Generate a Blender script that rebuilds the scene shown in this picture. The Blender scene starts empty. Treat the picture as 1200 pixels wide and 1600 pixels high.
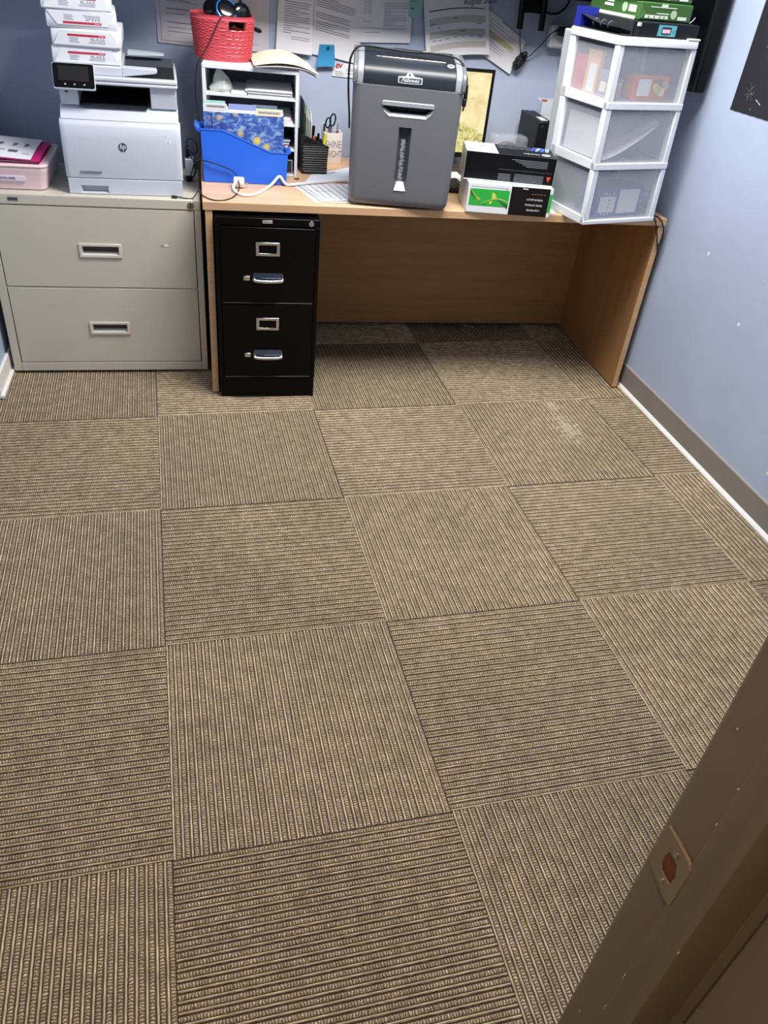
import bpy, bmesh, math, random
from mathutils import Vector, Matrix
random.seed(7)
PI = math.pi
scene = bpy.context.scene
COL = scene.collection

# ---------------------------------------------------------------- camera
CAM = Vector((-0.010, -2.911, 1.573))
c_right = Vector((0.97653564, -0.19508897, 0.09120544))
c_down = Vector((-0.04501416, -0.59906386, -0.79943493))
c_fwd = Vector((0.21059882, 0.77657117, -0.59378898))
cam_d = bpy.data.cameras.new('camera')
cam = bpy.data.objects.new('camera', cam_d)
COL.objects.link(cam)
rot = Matrix((c_right, -c_down, -c_fwd)).transposed().to_4x4()
cam.matrix_world = Matrix.Translation(CAM) @ rot
cam_d.sensor_fit = 'VERTICAL'
cam_d.sensor_height = 36.0
cam_d.lens = 1220.99 / 1600.0 * 36.0
cam_d.clip_start = 0.02
scene.camera = cam

# ---------------------------------------------------------------- light, world, exposure
w = bpy.data.worlds.new('world')
scene.world = w
w.use_nodes = True
w.node_tree.nodes['Background'].inputs[0].default_value = (1.0, 0.90, 0.78, 1)
w.node_tree.nodes['Background'].inputs[1].default_value = 0.09
scene.view_settings.view_transform = 'Standard'
scene.view_settings.look = 'None'
scene.view_settings.gamma = 1.0
scene.view_settings.use_curve_mapping = False
scene.view_settings.exposure = 0.0
LX, LY, LZ = 0.78, -0.55, 2.50     # centre of the ceiling fixture
ld = bpy.data.lights.new('ceiling_lamp', 'AREA')
ld.shape = 'RECTANGLE'
ld.size = 1.16
ld.size_y = 0.58
ld.energy = 80.0
ld.color = (1.0, 0.97, 0.94)
lo = bpy.data.objects.new('ceiling_lamp', ld)
COL.objects.link(lo)
lo.location = (LX, LY, LZ - 0.03)

HLX, HLY = -0.10, -3.05            # warm ceiling light in the hallway behind the camera
hd_ = bpy.data.lights.new('hallway_lamp', 'AREA')
hd_.shape = 'DISK'
hd_.size = 0.42
hd_.energy = 19.0
hd_.color = (1.0, 0.80, 0.58)
ho_ = bpy.data.objects.new('hallway_lamp', hd_)
COL.objects.link(ho_)
ho_.location = (HLX, HLY, LZ - 0.03)

# ---------------------------------------------------------------- helpers
def lin(c):
    out = []
    for v in c[:3]:
        v = v / 255.0
        out.append(v / 12.92 if v <= 0.04045 else ((v + 0.055) / 1.055) ** 2.4)
    return (out[0], out[1], out[2], 1.0)

MATS = {}
def mat(name, rgb, rough=0.5, metal=0.0, var=0.06, vscale=6.0, bump=0.0, bscale=300.0, spec=0.5, coat=0.0):
    """principled paint/plastic/metal with a little procedural mottling and relief"""
    if name in MATS:
        return MATS[name]
    m = bpy.data.materials.new(name)
    m.use_nodes = True
    nt = m.node_tree
    b = nt.nodes['Principled BSDF']
    b.inputs['Roughness'].default_value = rough
    b.inputs['Metallic'].default_value = metal
    b.inputs['Specular IOR Level'].default_value = spec
    b.inputs['Coat Weight'].default_value = coat
    tc = nt.nodes.new('ShaderNodeTexCoord')
    n = nt.nodes.new('ShaderNodeTexNoise')
    n.inputs['Scale'].default_value = vscale
    n.inputs['Detail'].default_value = 4
    nt.links.new(tc.outputs['Object'], n.inputs['Vector'])
    mr = nt.nodes.new('ShaderNodeMapRange')
    mr.inputs[1].default_value = 0.3
    mr.inputs[2].default_value = 0.7
    mr.inputs[3].default_value = 1.0 - var
    mr.inputs[4].default_value = 1.0 + var
    nt.links.new(n.outputs['Fac'], mr.inputs[0])
    mx = nt.nodes.new('ShaderNodeMix')
    mx.data_type = 'RGBA'
    mx.blend_type = 'MULTIPLY'
    mx.inputs[0].default_value = 1.0
    mx.inputs[6].default_value = lin(rgb)
    nt.links.new(mr.outputs[0], mx.inputs[7])
    nt.links.new(mx.outputs[2], b.inputs['Base Color'])
    if bump > 0:
        n2 = nt.nodes.new('ShaderNodeTexNoise')
        n2.inputs['Scale'].default_value = bscale
        n2.inputs['Detail'].default_value = 3
        nt.links.new(tc.outputs['Object'], n2.inputs['Vector'])
        bp = nt.nodes.new('ShaderNodeBump')
        bp.inputs['Strength'].default_value = bump
        bp.inputs['Distance'].default_value = 0.002
        nt.links.new(n2.outputs['Fac'], bp.inputs['Height'])
        nt.links.new(bp.outputs[0], b.inputs['Normal'])
    MATS[name] = m
    return m

def mat_clear(name, rgb, opacity, rough=0.35):
    """frosted / clear thin plastic: part see-through, part milky"""
    if name in MATS:
        return MATS[name]
    m = bpy.data.materials.new(name)
    m.use_nodes = True
    nt = m.node_tree
    b = nt.nodes['Principled BSDF']
    b.inputs['Base Color'].default_value = lin(rgb)
    b.inputs['Roughness'].default_value = rough
    tr = nt.nodes.new('ShaderNodeBsdfTransparent')
    ms = nt.nodes.new('ShaderNodeMixShader')
    n = nt.nodes.new('ShaderNodeTexNoise')
    n.inputs['Scale'].default_value = 14
    mr = nt.nodes.new('ShaderNodeMapRange')
    mr.inputs[3].default_value = opacity * 0.97
    mr.inputs[4].default_value = opacity * 1.03
    tc = nt.nodes.new('ShaderNodeTexCoord')
    nt.links.new(tc.outputs['Object'], n.inputs['Vector'])
    nt.links.new(n.outputs['Fac'], mr.inputs[0])
    nt.links.new(mr.outputs[0], ms.inputs[0])
    nt.links.new(tr.outputs[0], ms.inputs[1])
    nt.links.new(b.outputs[0], ms.inputs[2])
    nt.links.new(ms.outputs[0], nt.nodes['Material Output'].inputs['Surface'])
    MATS[name] = m
    return m

def mat_wood(name, rgb, rgb2, axis='X', rough=0.45):
    if name in MATS:
        return MATS[name]
    m = bpy.data.materials.new(name)
    m.use_nodes = True
    nt = m.node_tree
    b = nt.nodes['Principled BSDF']
    b.inputs['Roughness'].default_value = rough
    tc = nt.nodes.new('ShaderNodeTexCoord')
    mp = nt.nodes.new('ShaderNodeMapping')
    s = {'X': (1.6, 26, 26), 'Y': (26, 1.6, 26), 'Z': (26, 26, 1.6)}[axis]
    mp.inputs['Scale'].default_value = s
    nt.links.new(tc.outputs['Object'], mp.inputs['Vector'])
    n = nt.nodes.new('ShaderNodeTexNoise')
    n.inputs['Scale'].default_value = 1.0
    n.inputs['Detail'].default_value = 6
    n.inputs['Distortion'].default_value = 0.6
    nt.links.new(mp.outputs[0], n.inputs['Vector'])
    mp2 = nt.nodes.new('ShaderNodeMapping')
    mp2.inputs['Scale'].default_value = tuple(v * 5 for v in s)
    nt.links.new(tc.outputs['Object'], mp2.inputs['Vector'])
    n2 = nt.nodes.new('ShaderNodeTexNoise')
    n2.inputs['Scale'].default_value = 1.0
    nt.links.new(mp2.outputs[0], n2.inputs['Vector'])
    ad = nt.nodes.new('ShaderNodeMath')
    ad.operation = 'MULTIPLY_ADD'
    ad.inputs[1].default_value = 0.4
    nt.links.new(n2.outputs['Fac'], ad.inputs[0])
    nt.links.new(n.outputs['Fac'], ad.inputs[2])
    r = nt.nodes.new('ShaderNodeValToRGB')
    r.color_ramp.elements[0].position = 0.45
    r.color_ramp.elements[0].color = lin(rgb2)
    r.color_ramp.elements[1].position = 0.95
    r.color_ramp.elements[1].color = lin(rgb)
    nt.links.new(ad.outputs[0], r.inputs[0])
    nt.links.new(r.outputs[0], b.inputs['Base Color'])
    MATS[name] = m
    return m

class MB:
    def __init__(s):
        s.v = []
        s.f = []
    def add(s, vs, fs):
        o = len(s.v)
        s.v += [tuple(v) for v in vs]
        s.f += [tuple(i + o for i in f) for f in fs]
        return s
    def box(s, x0, x1, y0, y1, z0, z1):
        return s.add([(x0, y0, z0), (x1, y0, z0), (x1, y1, z0), (x0, y1, z0), (x0, y0, z1), (x1, y0, z1), (x1, y1, z1), (x0, y1, z1)],
                     [(0, 3, 2, 1), (4, 5, 6, 7), (0, 1, 5, 4), (1, 2, 6, 5), (2, 3, 7, 6), (3, 0, 4, 7)])
    def prism(s, pts, axis, a, b):
        """polygon extruded along an axis; pts are the two other coordinates in xyz order"""
        n = len(pts)
        def P(p, t):
            return (t, p[0], p[1]) if axis == 'x' else ((p[0], t, p[1]) if axis == 'y' else (p[0], p[1], t))
        vs = [P(p, a) for p in pts] + [P(p, b) for p in pts]
        fs = [tuple(range(n)), tuple(range(2 * n - 1, n - 1, -1))]
        for i in range(n):
            j = (i + 1) % n
            fs.append((i, i + n, j + n, j))
        return s.add(vs, fs)
    def loft(s, rings, cap=True):
        """rings of equal length joined in order"""
        o = len(s.v)
        n = len(rings[0])
        for r in rings:
            s.v += [tuple(p) for p in r]
        for k in range(len(rings) - 1):
            for i in range(n):
                j = (i + 1) % n
                s.f.append((o + k * n + i, o + k * n + j, o + (k + 1) * n + j, o + (k + 1) * n + i))
        if cap:
            s.f.append(tuple(o + i for i in range(n - 1, -1, -1)))
            s.f.append(tuple(o + (len(rings) - 1) * n + i for i in range(n)))
        return s
    def tube(s, path, r, n=8, sub=6):
        """round cord along a smoothed path"""
        P = [Vector(p) for p in path]
        pts = []
        if sub > 1 and len(P) > 2:
            for i in range(len(P) - 1):
                p0 = P[max(i - 1, 0)]; p1 = P[i]; p2 = P[i + 1]; p3 = P[min(i + 2, len(P) - 1)]
                for k in range(sub):
                    t = k / sub
                    pts.append(0.5 * ((2 * p1) + (p2 - p0) * t + (2 * p0 - 5 * p1 + 4 * p2 - p3) * t * t + (3 * p1 - p0 - 3 * p2 + p3) * t ** 3))
            pts.append(P[-1])
        else:
            pts = P
        rings = []
        up = Vector((0, 0, 1))
        prev = None
        for i, p in enumerate(pts):
            d = (pts[min(i + 1, len(pts) - 1)] - pts[max(i - 1, 0)])
            if d.length < 1e-9:
                d = Vector((1, 0, 0))
            d.normalize()
            if prev is None:
                a = d.cross(up)
                if a.length < 0.05:
                    a = d.cross(Vector((0, 1, 0)))
            else:
                a = prev - d * prev.dot(d)
            a.normalize()
            prev = a
            b = d.cross(a)
            rr = r(i / max(1, len(pts) - 1)) if callable(r) else r
            rings.append([p + a * (math.cos(2 * PI * k / n) * rr) + b * (math.sin(2 * PI * k / n) * rr) for k in range(n)])
        return s.loft(rings)
    def cyl(s, p0, p1, r, n=20, r2=None):
        p0 = Vector(p0); p1 = Vector(p1)
        d = (p1 - p0).normalized()
        a = d.cross(Vector((0, 0, 1)))
        if a.length < 0.05:
            a = d.cross(Vector((0, 1, 0)))
        a.normalize()
        b = d.cross(a)
        r2 = r if r2 is None else r2
        return s.loft([[p + a * (math.cos(2 * PI * k / n) * q) + b * (math.sin(2 * PI * k / n) * q) for k in range(n)] for p, q in ((p0, r), (p1, r2))])
    def frame(s, x0, x1, z0, z1, hx0, hx1, hz0, hz1, y0, y1):
        """flat plate in xz with a rectangular hole"""
        O = [(x0, z0), (x1, z0), (x1, z1), (x0, z1)]
        H = [(hx0, hz0), (hx1, hz0), (hx1, hz1), (hx0, hz1)]
        vs = [(p[0], y0, p[1]) for p in O + H] + [(p[0], y1, p[1]) for p in O + H]
        fs = []
        for i in range(4):
            j = (i + 1) % 4
            fs += [(i, j, 4 + j, 4 + i), (8 + j, 8 + i, 12 + i, 12 + j), (i, 8 + i, 8 + j, j), (4 + i, 4 + j, 12 + j, 12 + i)]
        return s.add(vs, fs)
    def grid(s, fn, nu, nv):
        o = len(s.v)
        for j in range(nv + 1):
            for i in range(nu + 1):
                s.v.append(tuple(fn(i / nu, j / nv)))
        for j in range(nv):
            for i in range(nu):
                a = o + j * (nu + 1) + i
                s.f.append((a, a + 1, a + nu + 2, a + nu + 1))
        return s
    def sheet(s, fn, nu, nv, th, nrm=None):
        """grid with thickness: fn gives the front surface, nrm the direction of the thickness"""
        o = len(s.v)
        nrm = Vector(nrm or (0, 0, -1)) * th
        W = nu + 1
        for off in (Vector((0, 0, 0)), nrm):
            for j in range(nv + 1):
                for i in range(W):
                    s.v.append(tuple(Vector(fn(i / nu, j / nv)) + off))
        B = W * (nv + 1)
        for j in range(nv):
            for i in range(nu):
                a = o + j * W + i
                s.f.append((a, a + 1, a + W + 1, a + W))
                s.f.append((B + a, B + a + W, B + a + W + 1, B + a + 1))
        for i in range(nu):
            a = o + i
            s.f.append((a + 1, a, B + a, B + a + 1))
            a = o + nv * W + i
            s.f.append((a, a + 1, B + a + 1, B + a))
        for j in range(nv):
            a = o + j * W
            s.f.append((a, a + W, B + a + W, B + a))
            a = o + j * W + nu
            s.f.append((a + W, a, B + a, B + a + W))
        return s
    def mesh(s, name, m, smooth=False, fix=True):
        me = bpy.data.meshes.new(name)
        me.from_pydata(s.v, [], s.f)
        if fix:
            bm = bmesh.new()
            bm.from_mesh(me)
            bmesh.ops.recalc_face_normals(bm, faces=bm.faces)
            bm.to_mesh(me)
            bm.free()
        if m:
            me.materials.append(m)
        if smooth:
            me.shade_smooth()
            me.set_sharp_from_angle(angle=math.radians(42))
        return me
    def build(s, name, m, parent=None, bevel=0.0, smooth=False, seg=2, fix=True):
        o = bpy.data.objects.new(name, s.mesh(name, m, smooth or bevel > 0, fix))
        COL.objects.link(o)
        if parent is not None:
            o.parent = parent
        if bevel > 0:
            b = o.modifiers.new('bevel', 'BEVEL')
            b.width = bevel
            b.segments = seg
            b.limit_method = 'ANGLE'
            b.angle_limit = math.radians(40)
        return o

def tag(o, label, cat, group=None, kind=None):
    if label:
        o['label'] = label
    if cat:
        o['category'] = cat
    if group:
        o['group'] = group
    if kind:
        o['kind'] = kind
    return o

def thing(name, label, cat, loc=(0, 0, 0), rz=0.0, group=None, kind=None):
    o = bpy.data.objects.new(name, None)
    o.empty_display_size = 0.05
    COL.objects.link(o)
    o.location = loc
    o.rotation_euler = (0, 0, rz)
    return tag(o, label, cat, group, kind)

def struct(o):
    o['kind'] = 'structure'
    return o

def rrect(x0, x1, y0, y1, r, n=5):
    out = []
    for cx, cy, a0 in ((x1 - r, y0 + r, -90), (x1 - r, y1 - r, 0), (x0 + r, y1 - r, 90), (x0 + r, y0 + r, 180)):
        for k in range(n + 1):
            a = math.radians(a0 + 90 * k / n)
            out.append((cx + r * math.cos(a), cy + r * math.sin(a)))
    return out

def text(name, body, size, m, parent, org, xd, yd, align='CENTER', shear=0.0, squash=1.0, bold=0.0, space=1.0):
    """flat lettering: org is the baseline point, xd / yd the reading and the up direction"""
    cu = bpy.data.curves.new(name, 'FONT')
    cu.body = body
    cu.size = size
    cu.align_x = align
    cu.shear = shear
    cu.offset = bold
    cu.space_character = space
    cu.resolution_u = 3
    t = bpy.data.objects.new('tmp_text', cu)
    COL.objects.link(t)
    dg = bpy.context.evaluated_depsgraph_get()
    me = bpy.data.meshes.new_from_object(t.evaluated_get(dg))
    bpy.data.objects.remove(t)
    xd = Vector(xd).normalized(); yd = Vector(yd).normalized(); org = Vector(org)
    for v in me.vertices:
        v.co = org + xd * (v.co.x * squash) + yd * v.co.y
    me.name = name
    me.materials.clear()
    me.materials.append(m)
    o = bpy.data.objects.new(name, me)
    COL.objects.link(o)
    o.parent = parent
    return o

# ---------------------------------------------------------------- shared materials
white_pl = mat('white_plastic', (226, 230, 236), 0.35, var=0.02)
white_tower = mat('white_tower_plastic', (232, 236, 242), 0.3, var=0.02)
paper = mat('paper', (226, 226, 230), 0.85, var=0.02, vscale=20)
ink = mat('black_ink', (52, 52, 58), 0.7)
ink_soft = mat('grey_ink', (118, 118, 126), 0.7)
black_pl = mat('black_plastic', (11, 12, 14), 0.4, var=0.1, spec=0.3)
cord_black = mat('black_cord', (16, 16, 18), 0.5)
cord_white = mat('white_cord', (228, 226, 220), 0.45, var=0.02)
chrome = mat('chrome', (205, 207, 210), 0.22, 1.0, var=0.03)
# ================================================================ the room
YB = 0.764          # face of the back wall
XL = -0.806         # face of the left wall
YF = -2.600         # room face of the wall with the doorway
ZC = 2.52           # ceiling
def xr(y):          # face of the right wall, a little out of square
    return 1.840 - 0.028 * (y + 0.037)

paint = mat('blue_wall_paint', (172, 185, 208), 0.55, var=0.05, vscale=3.0, bump=0.12, bscale=160)
ceil_m = mat('ceiling_tile_white', (222, 222, 218), 0.9, var=0.03, bump=0.2, bscale=90)
o = struct(MB().prism([(XL - 0.12, YB), (xr(YB) + 0.12, YB), (xr(YB) + 0.12, YB + 0.12), (XL - 0.12, YB + 0.12)], 'z', -0.05, ZC + 0.05).build('wall_back', paint))
wall_right = struct(MB().prism([(xr(YB), YB), (xr(-4.2), -4.2), (xr(-4.2) + 0.12, -4.2), (xr(YB) + 0.12, YB)], 'z', -0.05, ZC + 0.05).build('wall_right', paint))
o = struct(MB().prism([(XL - 0.12, -4.2), (XL, -4.2), (XL, YB), (XL - 0.12, YB)], 'z', -0.05, ZC + 0.05).build('wall_left', paint))
JX0, JX1 = -0.565, 0.366       # clear opening of the doorway
o = MB()
o.box(JX1 + 0.05, xr(YF) - 0.001, YF - 0.125, YF, -0.05, ZC)
o.box(XL + 0.001, JX0 - 0.05, YF - 0.125, YF, -0.05, ZC)
o.box(JX0 - 0.05, JX1 + 0.05, YF - 0.125, YF, 2.08, ZC)
struct(o.build('wall_front', paint))
ceil = struct(MB().box(XL - 0.12, 2.1, -4.2, YB + 0.12, ZC, ZC + 0.06).build('ceiling', ceil_m))

# ---- carpet: a slab with one ribbed tile after another on it
def nodes_of(name):
    m = bpy.data.materials.new(name)
    m.use_nodes = True
    return m, m.node_tree, m.node_tree.nodes['Principled BSDF']

TP = 0.6096
TS = TP - 0.0009
NP = 33
PER = TS / NP
def carpet_material():
    m, nt, b = nodes_of('carpet_ribbed_loop')
    b.inputs['Roughness'].default_value = 0.95
    b.inputs['Specular IOR Level'].default_value = 0.15
    b.inputs['Sheen Weight'].default_value = 0.15
    L = nt.links
    def math_(op, a, bb=None, c=None):
        n = nt.nodes.new('ShaderNodeMath')
        n.operation = op
        for i, v in enumerate((a, bb, c)):
            if v is None:
                continue
            if hasattr(v, 'links') or hasattr(v, 'is_linked'):
                L.new(v, n.inputs[i])
            else:
                n.inputs[i].default_value = v
        return n.outputs[0]
    def rng(v, a, bb, c, d, smooth=True):
        n = nt.nodes.new('ShaderNodeMapRange')
        if smooth:
            n.interpolation_type = 'SMOOTHSTEP'
        L.new(v, n.inputs[0])
        for i, q in enumerate((a, bb, c, d)):
            n.inputs[i + 1].default_value = q
        return n.outputs[0]
    def mixc(f, a, bb, mode='MIX'):
        n = nt.nodes.new('ShaderNodeMix')
        n.data_type = 'RGBA'
        n.blend_type = mode
        if hasattr(f, 'is_linked'):
            L.new(f, n.inputs[0])
        else:
            n.inputs[0].default_value = f
        for i, q in ((6, a), (7, bb)):
            if hasattr(q, 'is_linked'):
                L.new(q, n.inputs[i])
            else:
                n.inputs[i].default_value = q
        return n.outputs[2]
    tc = nt.nodes.new('ShaderNodeTexCoord')
    oi = nt.nodes.new('ShaderNodeObjectInfo')
    geo = nt.nodes.new('ShaderNodeNewGeometry')
    sep = nt.nodes.new('ShaderNodeSeparateXYZ')
    L.new(tc.outputs['Object'], sep.inputs[0])
    def noise(vec, sx, sy, scale, det=2.0):
        mp = nt.nodes.new('ShaderNodeMapping')
        mp.inputs['Scale'].default_value = (sx, sy, 1)
        L.new(vec, mp.inputs['Vector'])
        n = nt.nodes.new('ShaderNodeTexNoise')
        n.inputs['Scale'].default_value = scale
        n.inputs['Detail'].default_value = det
        L.new(mp.outputs[0], n.inputs['Vector'])
        return n.outputs['Fac']
    # tile-specific offset so that no two tiles carry the same yarn
    off = nt.nodes.new('ShaderNodeVectorMath')
    off.operation = 'MULTIPLY_ADD'
    L.new(oi.outputs['Random'], off.inputs[0])
    off.inputs[1].default_value = (37.0, 91.0, 0.0)
    L.new(tc.outputs['Object'], off.inputs[2])
    V = off.outputs[0]
    wob = math_('MULTIPLY_ADD', noise(V, 1, 1, 60, 2), 0.10, -0.05)
    ph = math_('ADD', math_('MULTIPLY', math_('ADD', sep.outputs[0], TS / 2), 1.0 / PER), wob)
    t = math_('FRACT', ph)
    row = math_('FLOOR', ph)
    # smooth cord centred at .16, looped row centred at .63
    cord = rng(math_('ABSOLUTE', math_('SUBTRACT', t, 0.16)), 0.07, 0.14, 1.0, 0.0)
    loop = rng(math_('ABSOLUTE', math_('SUBTRACT', t, 0.63)), 0.17, 0.29, 1.0, 0.0)
    # beads along the looped row
    n1 = noise(V, 1, 1, 130, 2)
    shift = math_('MULTIPLY', row, 0.37)
    bead = math_('SINE', math_('ADD', math_('MULTIPLY', sep.outputs[1], 2 * PI / 0.0058), math_('MULTIPLY_ADD', n1, 9.0, math_('MULTIPLY', shift, 6.28))))
    bead = rng(bead, -0.5, 0.9, 0.0, 1.0)
    yarn = noise(V, 1.0, 0.10, 420, 2)      # long streaks along the cords
    spk = noise(V, 1, 1, 520, 1)
    patch = noise(V, 1, 1, 26, 3)
    dark = mixc(rng(spk, 0.35, 0.7, 0, 1), lin((62, 48, 38)), lin((100, 83, 67)))
    cordc = mixc(rng(yarn, 0.3, 0.7, 0, 1), lin((178, 158, 127)), lin((222, 204, 170)))
    beadc = mixc(rng(spk, 0.4, 0.65, 0, 1), lin((156, 136, 107)), lin((228, 211, 178)))
    loopc = mixc(bead, lin((112, 95, 74)), beadc)
    c = mixc(loop, dark, loopc)
    c = mixc(cord, c, cordc)
    # wear, soil and tile to tile differences
    c = mixc(1.0, c, rng(patch, 0.3, 0.7, 0.84, 1.14), 'MULTIPLY')
    c = mixc(1.0, c, rng(oi.outputs['Random'], 0, 1, 0.95, 1.05, False), 'MULTIPLY')
    soil = noise(geo.outputs['Position'], 1, 1, 2.2, 4)
    c = mixc(1.0, c, rng(soil, 0.32, 0.68, 0.90, 1.06), 'MULTIPLY')
    # pale scuffed spill in front of the desk end
    sp = nt.nodes.new('ShaderNodeSeparateXYZ')
    L.new(geo.outputs['Position'], sp.inputs[0])
    def blob(cx, cy, rx, ry):
        dx = math_('DIVIDE', math_('SUBTRACT', sp.outputs[0], cx), rx)
        dy = math_('DIVIDE', math_('SUBTRACT', sp.outputs[1], cy), ry)
        return math_('SQRT', math_('ADD', math_('MULTIPLY', dx, dx), math_('MULTIPLY', dy, dy)))
    d = math_('MINIMUM', blob(1.43, -0.33, 0.085, 0.16), blob(1.43, -0.15, 0.05, 0.07))
    d = math_('ADD', d, math_('MULTIPLY_ADD', noise(geo.outputs['Position'], 1, 1, 60, 5), 3.4, -1.7))
    sm = rng(d, 0.15, 0.75, 0.6, 0.0)
    c = mixc(sm, c, lin((196, 184, 160)))
    L.new(c, b.inputs['Base Color'])
    h = math_('ADD', math_('MULTIPLY', loop, math_('MULTIPLY', bead, 0.7)), math_('MULTIPLY', spk, 0.5))
    bp = nt.nodes.new('ShaderNodeBump')
    bp.inputs['Strength'].default_value = 0.75
    bp.inputs['Distance'].default_value = 0.0022
    L.new(h, bp.inputs['Height'])
    L.new(bp.outputs[0], b.inputs['Normal'])
    return m
carpet = carpet_material()
floor = struct(MB().box(XL, 1.97, -4.2, YB, -0.06, -0.0065).build('floor', mat('floor_underlay', (70, 62, 52), 0.95)))
# rib profile of one tile (one mesh shared by all whole tiles)
prof = [(0.00, -.0042), (0.05, -.0026), (0.10, -.0006), (0.16, 0.0), (0.22, -.0006), (0.28, -.0028), (0.34, -.0042),
        (0.44, -.0028), (0.54, -.0016), (0.63, -.0012), (0.72, -.0016), (0.84, -.0030), (0.94, -.0042)]
tile_mb = MB()
xs = [(-TS / 2 + (k + t) * PER, z) for k in range(NP) for t, z in prof] + [(TS / 2, -.0042)]
xs = [(x, z) for x, z in xs]
n = len(xs)
ys = [-TS / 2, 0.0, TS / 2]
for y in ys:
    for x, z in xs:
        tile_mb.v.append((x, y, z))
for j in range(len(ys) - 1):
    for i in range(n - 1):
        tile_mb.f.append((j * n + i, j * n + i + 1, (j + 1) * n + i + 1, (j + 1) * n + i))
B0 = len(tile_mb.v)
h = TS / 2
tile_mb.v += [(-h, -h, -.0065), (h, -h, -.0065), (h, h, -.0065), (-h, h, -.0065)]
top = [0, n - 1, 3 * n - 1, 2 * n]
tile_mb.f += [(B0 + 3, B0 + 2, B0 + 1, B0), (B0, top[0], *[], top[0] + n, top[3], B0 + 3)]
tile_mb.f += [(B0 + 1, B0 + 2, top[2], top[1] + n, top[1])]
tile_mb.f += [tuple([B0, B0 + 1] + [i for i in range(n - 1, -1, -1)]), tuple([B0 + 2, B0 + 3] + [2 * n + i for i in range(n)])]
tile_me = tile_mb.mesh('carpet_tile', carpet, smooth=True)
GO = Vector((-0.211, -0.176, 0))
GA = math.radians(2.6)
gx = Vector((math.cos(GA), math.sin(GA), 0)); gy = Vector((-math.sin(GA), math.cos(GA), 0))
clips = [(Vector((XL + .002, 0, 0)), Vector((-1, 0, 0))), (Vector((0, YB - .002, 0)), Vector((0, 1, 0))),
         (Vector((xr(0) - .002, 0, 0)), Vector((1, 0.028, 0)).normalized()), (Vector((0, -3.6, 0)), Vector((0, -1, 0)))]
for j in range(-6, 2):
    for i in range(-2, 4):
        c = GO + gx * ((i + .5) * TP) + gy * ((j + .5) * TP)
        a = GA + (0 if (i + j) % 2 else PI / 2)
        jit = random.Random(i * 31 + j)
        M = Matrix.Translation(c + Vector((jit.uniform(-.0005, .0005), jit.uniform(-.0005, .0005), jit.uniform(-.0006, 0)))) @ Matrix.Rotation(a + jit.uniform(-.0015, .0015), 4, 'Z')
        cor = [M @ Vector((sx * h, sy * h, 0)) for sx in (-1, 1) for sy in (-1, 1)]
        if any(all((q - p).dot(nn) > 0 for q in cor) for p, nn in clips):
            continue
        me = tile_me
        if any(any((q - p).dot(nn) > 0 for q in cor) for p, nn in clips):
            bm = bmesh.new()
            bm.from_mesh(tile_me)
            Mi = M.inverted()
            for p, nn in clips:
                bmesh.ops.bisect_plane(bm, geom=bm.verts[:] + bm.edges[:] + bm.faces[:], plane_co=Mi @ p, plane_no=Mi.to_3x3() @ nn, clear_outer=True)
            if len(bm.faces) < 3:
                bm.free()
                continue
            me = bpy.data.meshes.new('carpet_tile')
            bm.to_mesh(me)
            bm.free()
            me.materials.append(carpet)
        t = bpy.data.objects.new('carpet_tile', me)
        COL.objects.link(t)
        t.parent = floor
        t.matrix_local = M

# ---- baseboards
bb_grey = mat('grey_vinyl_base', (134, 127, 122), 0.5, var=0.06)
bb_white = mat('white_caulk_edge', (236, 236, 232), 0.5, var=0.05)
pts = lambda d: [(xr(0.0) - d, 0.0), (xr(YF) - d, YF), (xr(YF), YF), (xr(0.0), 0.0)]
def strip(d0, d1, y0, y1):
    return [(xr(y0) - d0, y0), (xr(y1) - d0, y1), (xr(y1) - d1, y1), (xr(y0) - d1, y0)]
bb = MB().prism(strip(0.006, 0.0005, YB - .002, YF + .002), 'z', 0.001, 0.106).build('baseboard_right', bb_grey, bevel=0.0015)
struct(bb)
e = MB().prism([(xr(YB - .01) - .017, 0.0), (0, 0)], 'y', 0, 0) if False else MB()
prof_toe = [(0.0005 + 0.006, 0.0), (0.017, 0.0), (0.015, 0.006), (0.0065, 0.016)]
rings = []
for y in (YB - .002, YF + .002):
    rings.append([(xr(y) - d, y, z + 0.0005) for d, z in prof_toe])
e.loft(rings)
e.build('white_toe', bb_white, bb, smooth=False)
r2 = [[(xr(y) - 0.007, y, 0.102), (xr(y) - 0.0005, y, 0.102), (xr(y) - 0.0005, y, 0.108), (xr(y) - 0.004, y, 0.108)] for y in (YB - .002, YF + .002)]
MB().loft(r2).build('top_bead', mat('base_top_bead', (170, 160, 155), 0.5), bb)
bl = MB().prism([(XL + .0005, -0.028), (XL + .024, -0.028), (XL + .024, YB - .002), (XL + .0005, YB - .002)], 'z', 0.001, 0.014).build('baseboard_left', bb_white, bevel=0.002)
struct(bl)
MB().prism([(XL + .0005, -0.026), (XL + .013, -0.026), (XL + .013, YB - .002), (XL + .0005, YB - .002)], 'z', 0.014, 0.082).build('board_face', bb_white, bl, bevel=0.002)
# chipped paint spots on the right wall
chip_m = mat('bare_plaster', (232, 236, 240), 0.8)
for y, z, s in ((-0.282, 0.714, .0065), (-0.576, 0.561, .0075), (-0.983, 0.190, .0065), (-0.44, 0.70, .002), (-0.62, 0.74, .002)):
    rg = random.Random(int(z * 1000))
    P2 = [(y + s * rg.uniform(.5, 1.2) * math.cos(a * PI / 3.5), z + s * rg.uniform(.6, 1.4) * math.sin(a * PI / 3.5)) for a in range(7)]
    MB().prism(P2, 'x', xr(y) - 0.0007, xr(y) + 0.001).build('paint_chip', chip_m, wall_right)

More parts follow.
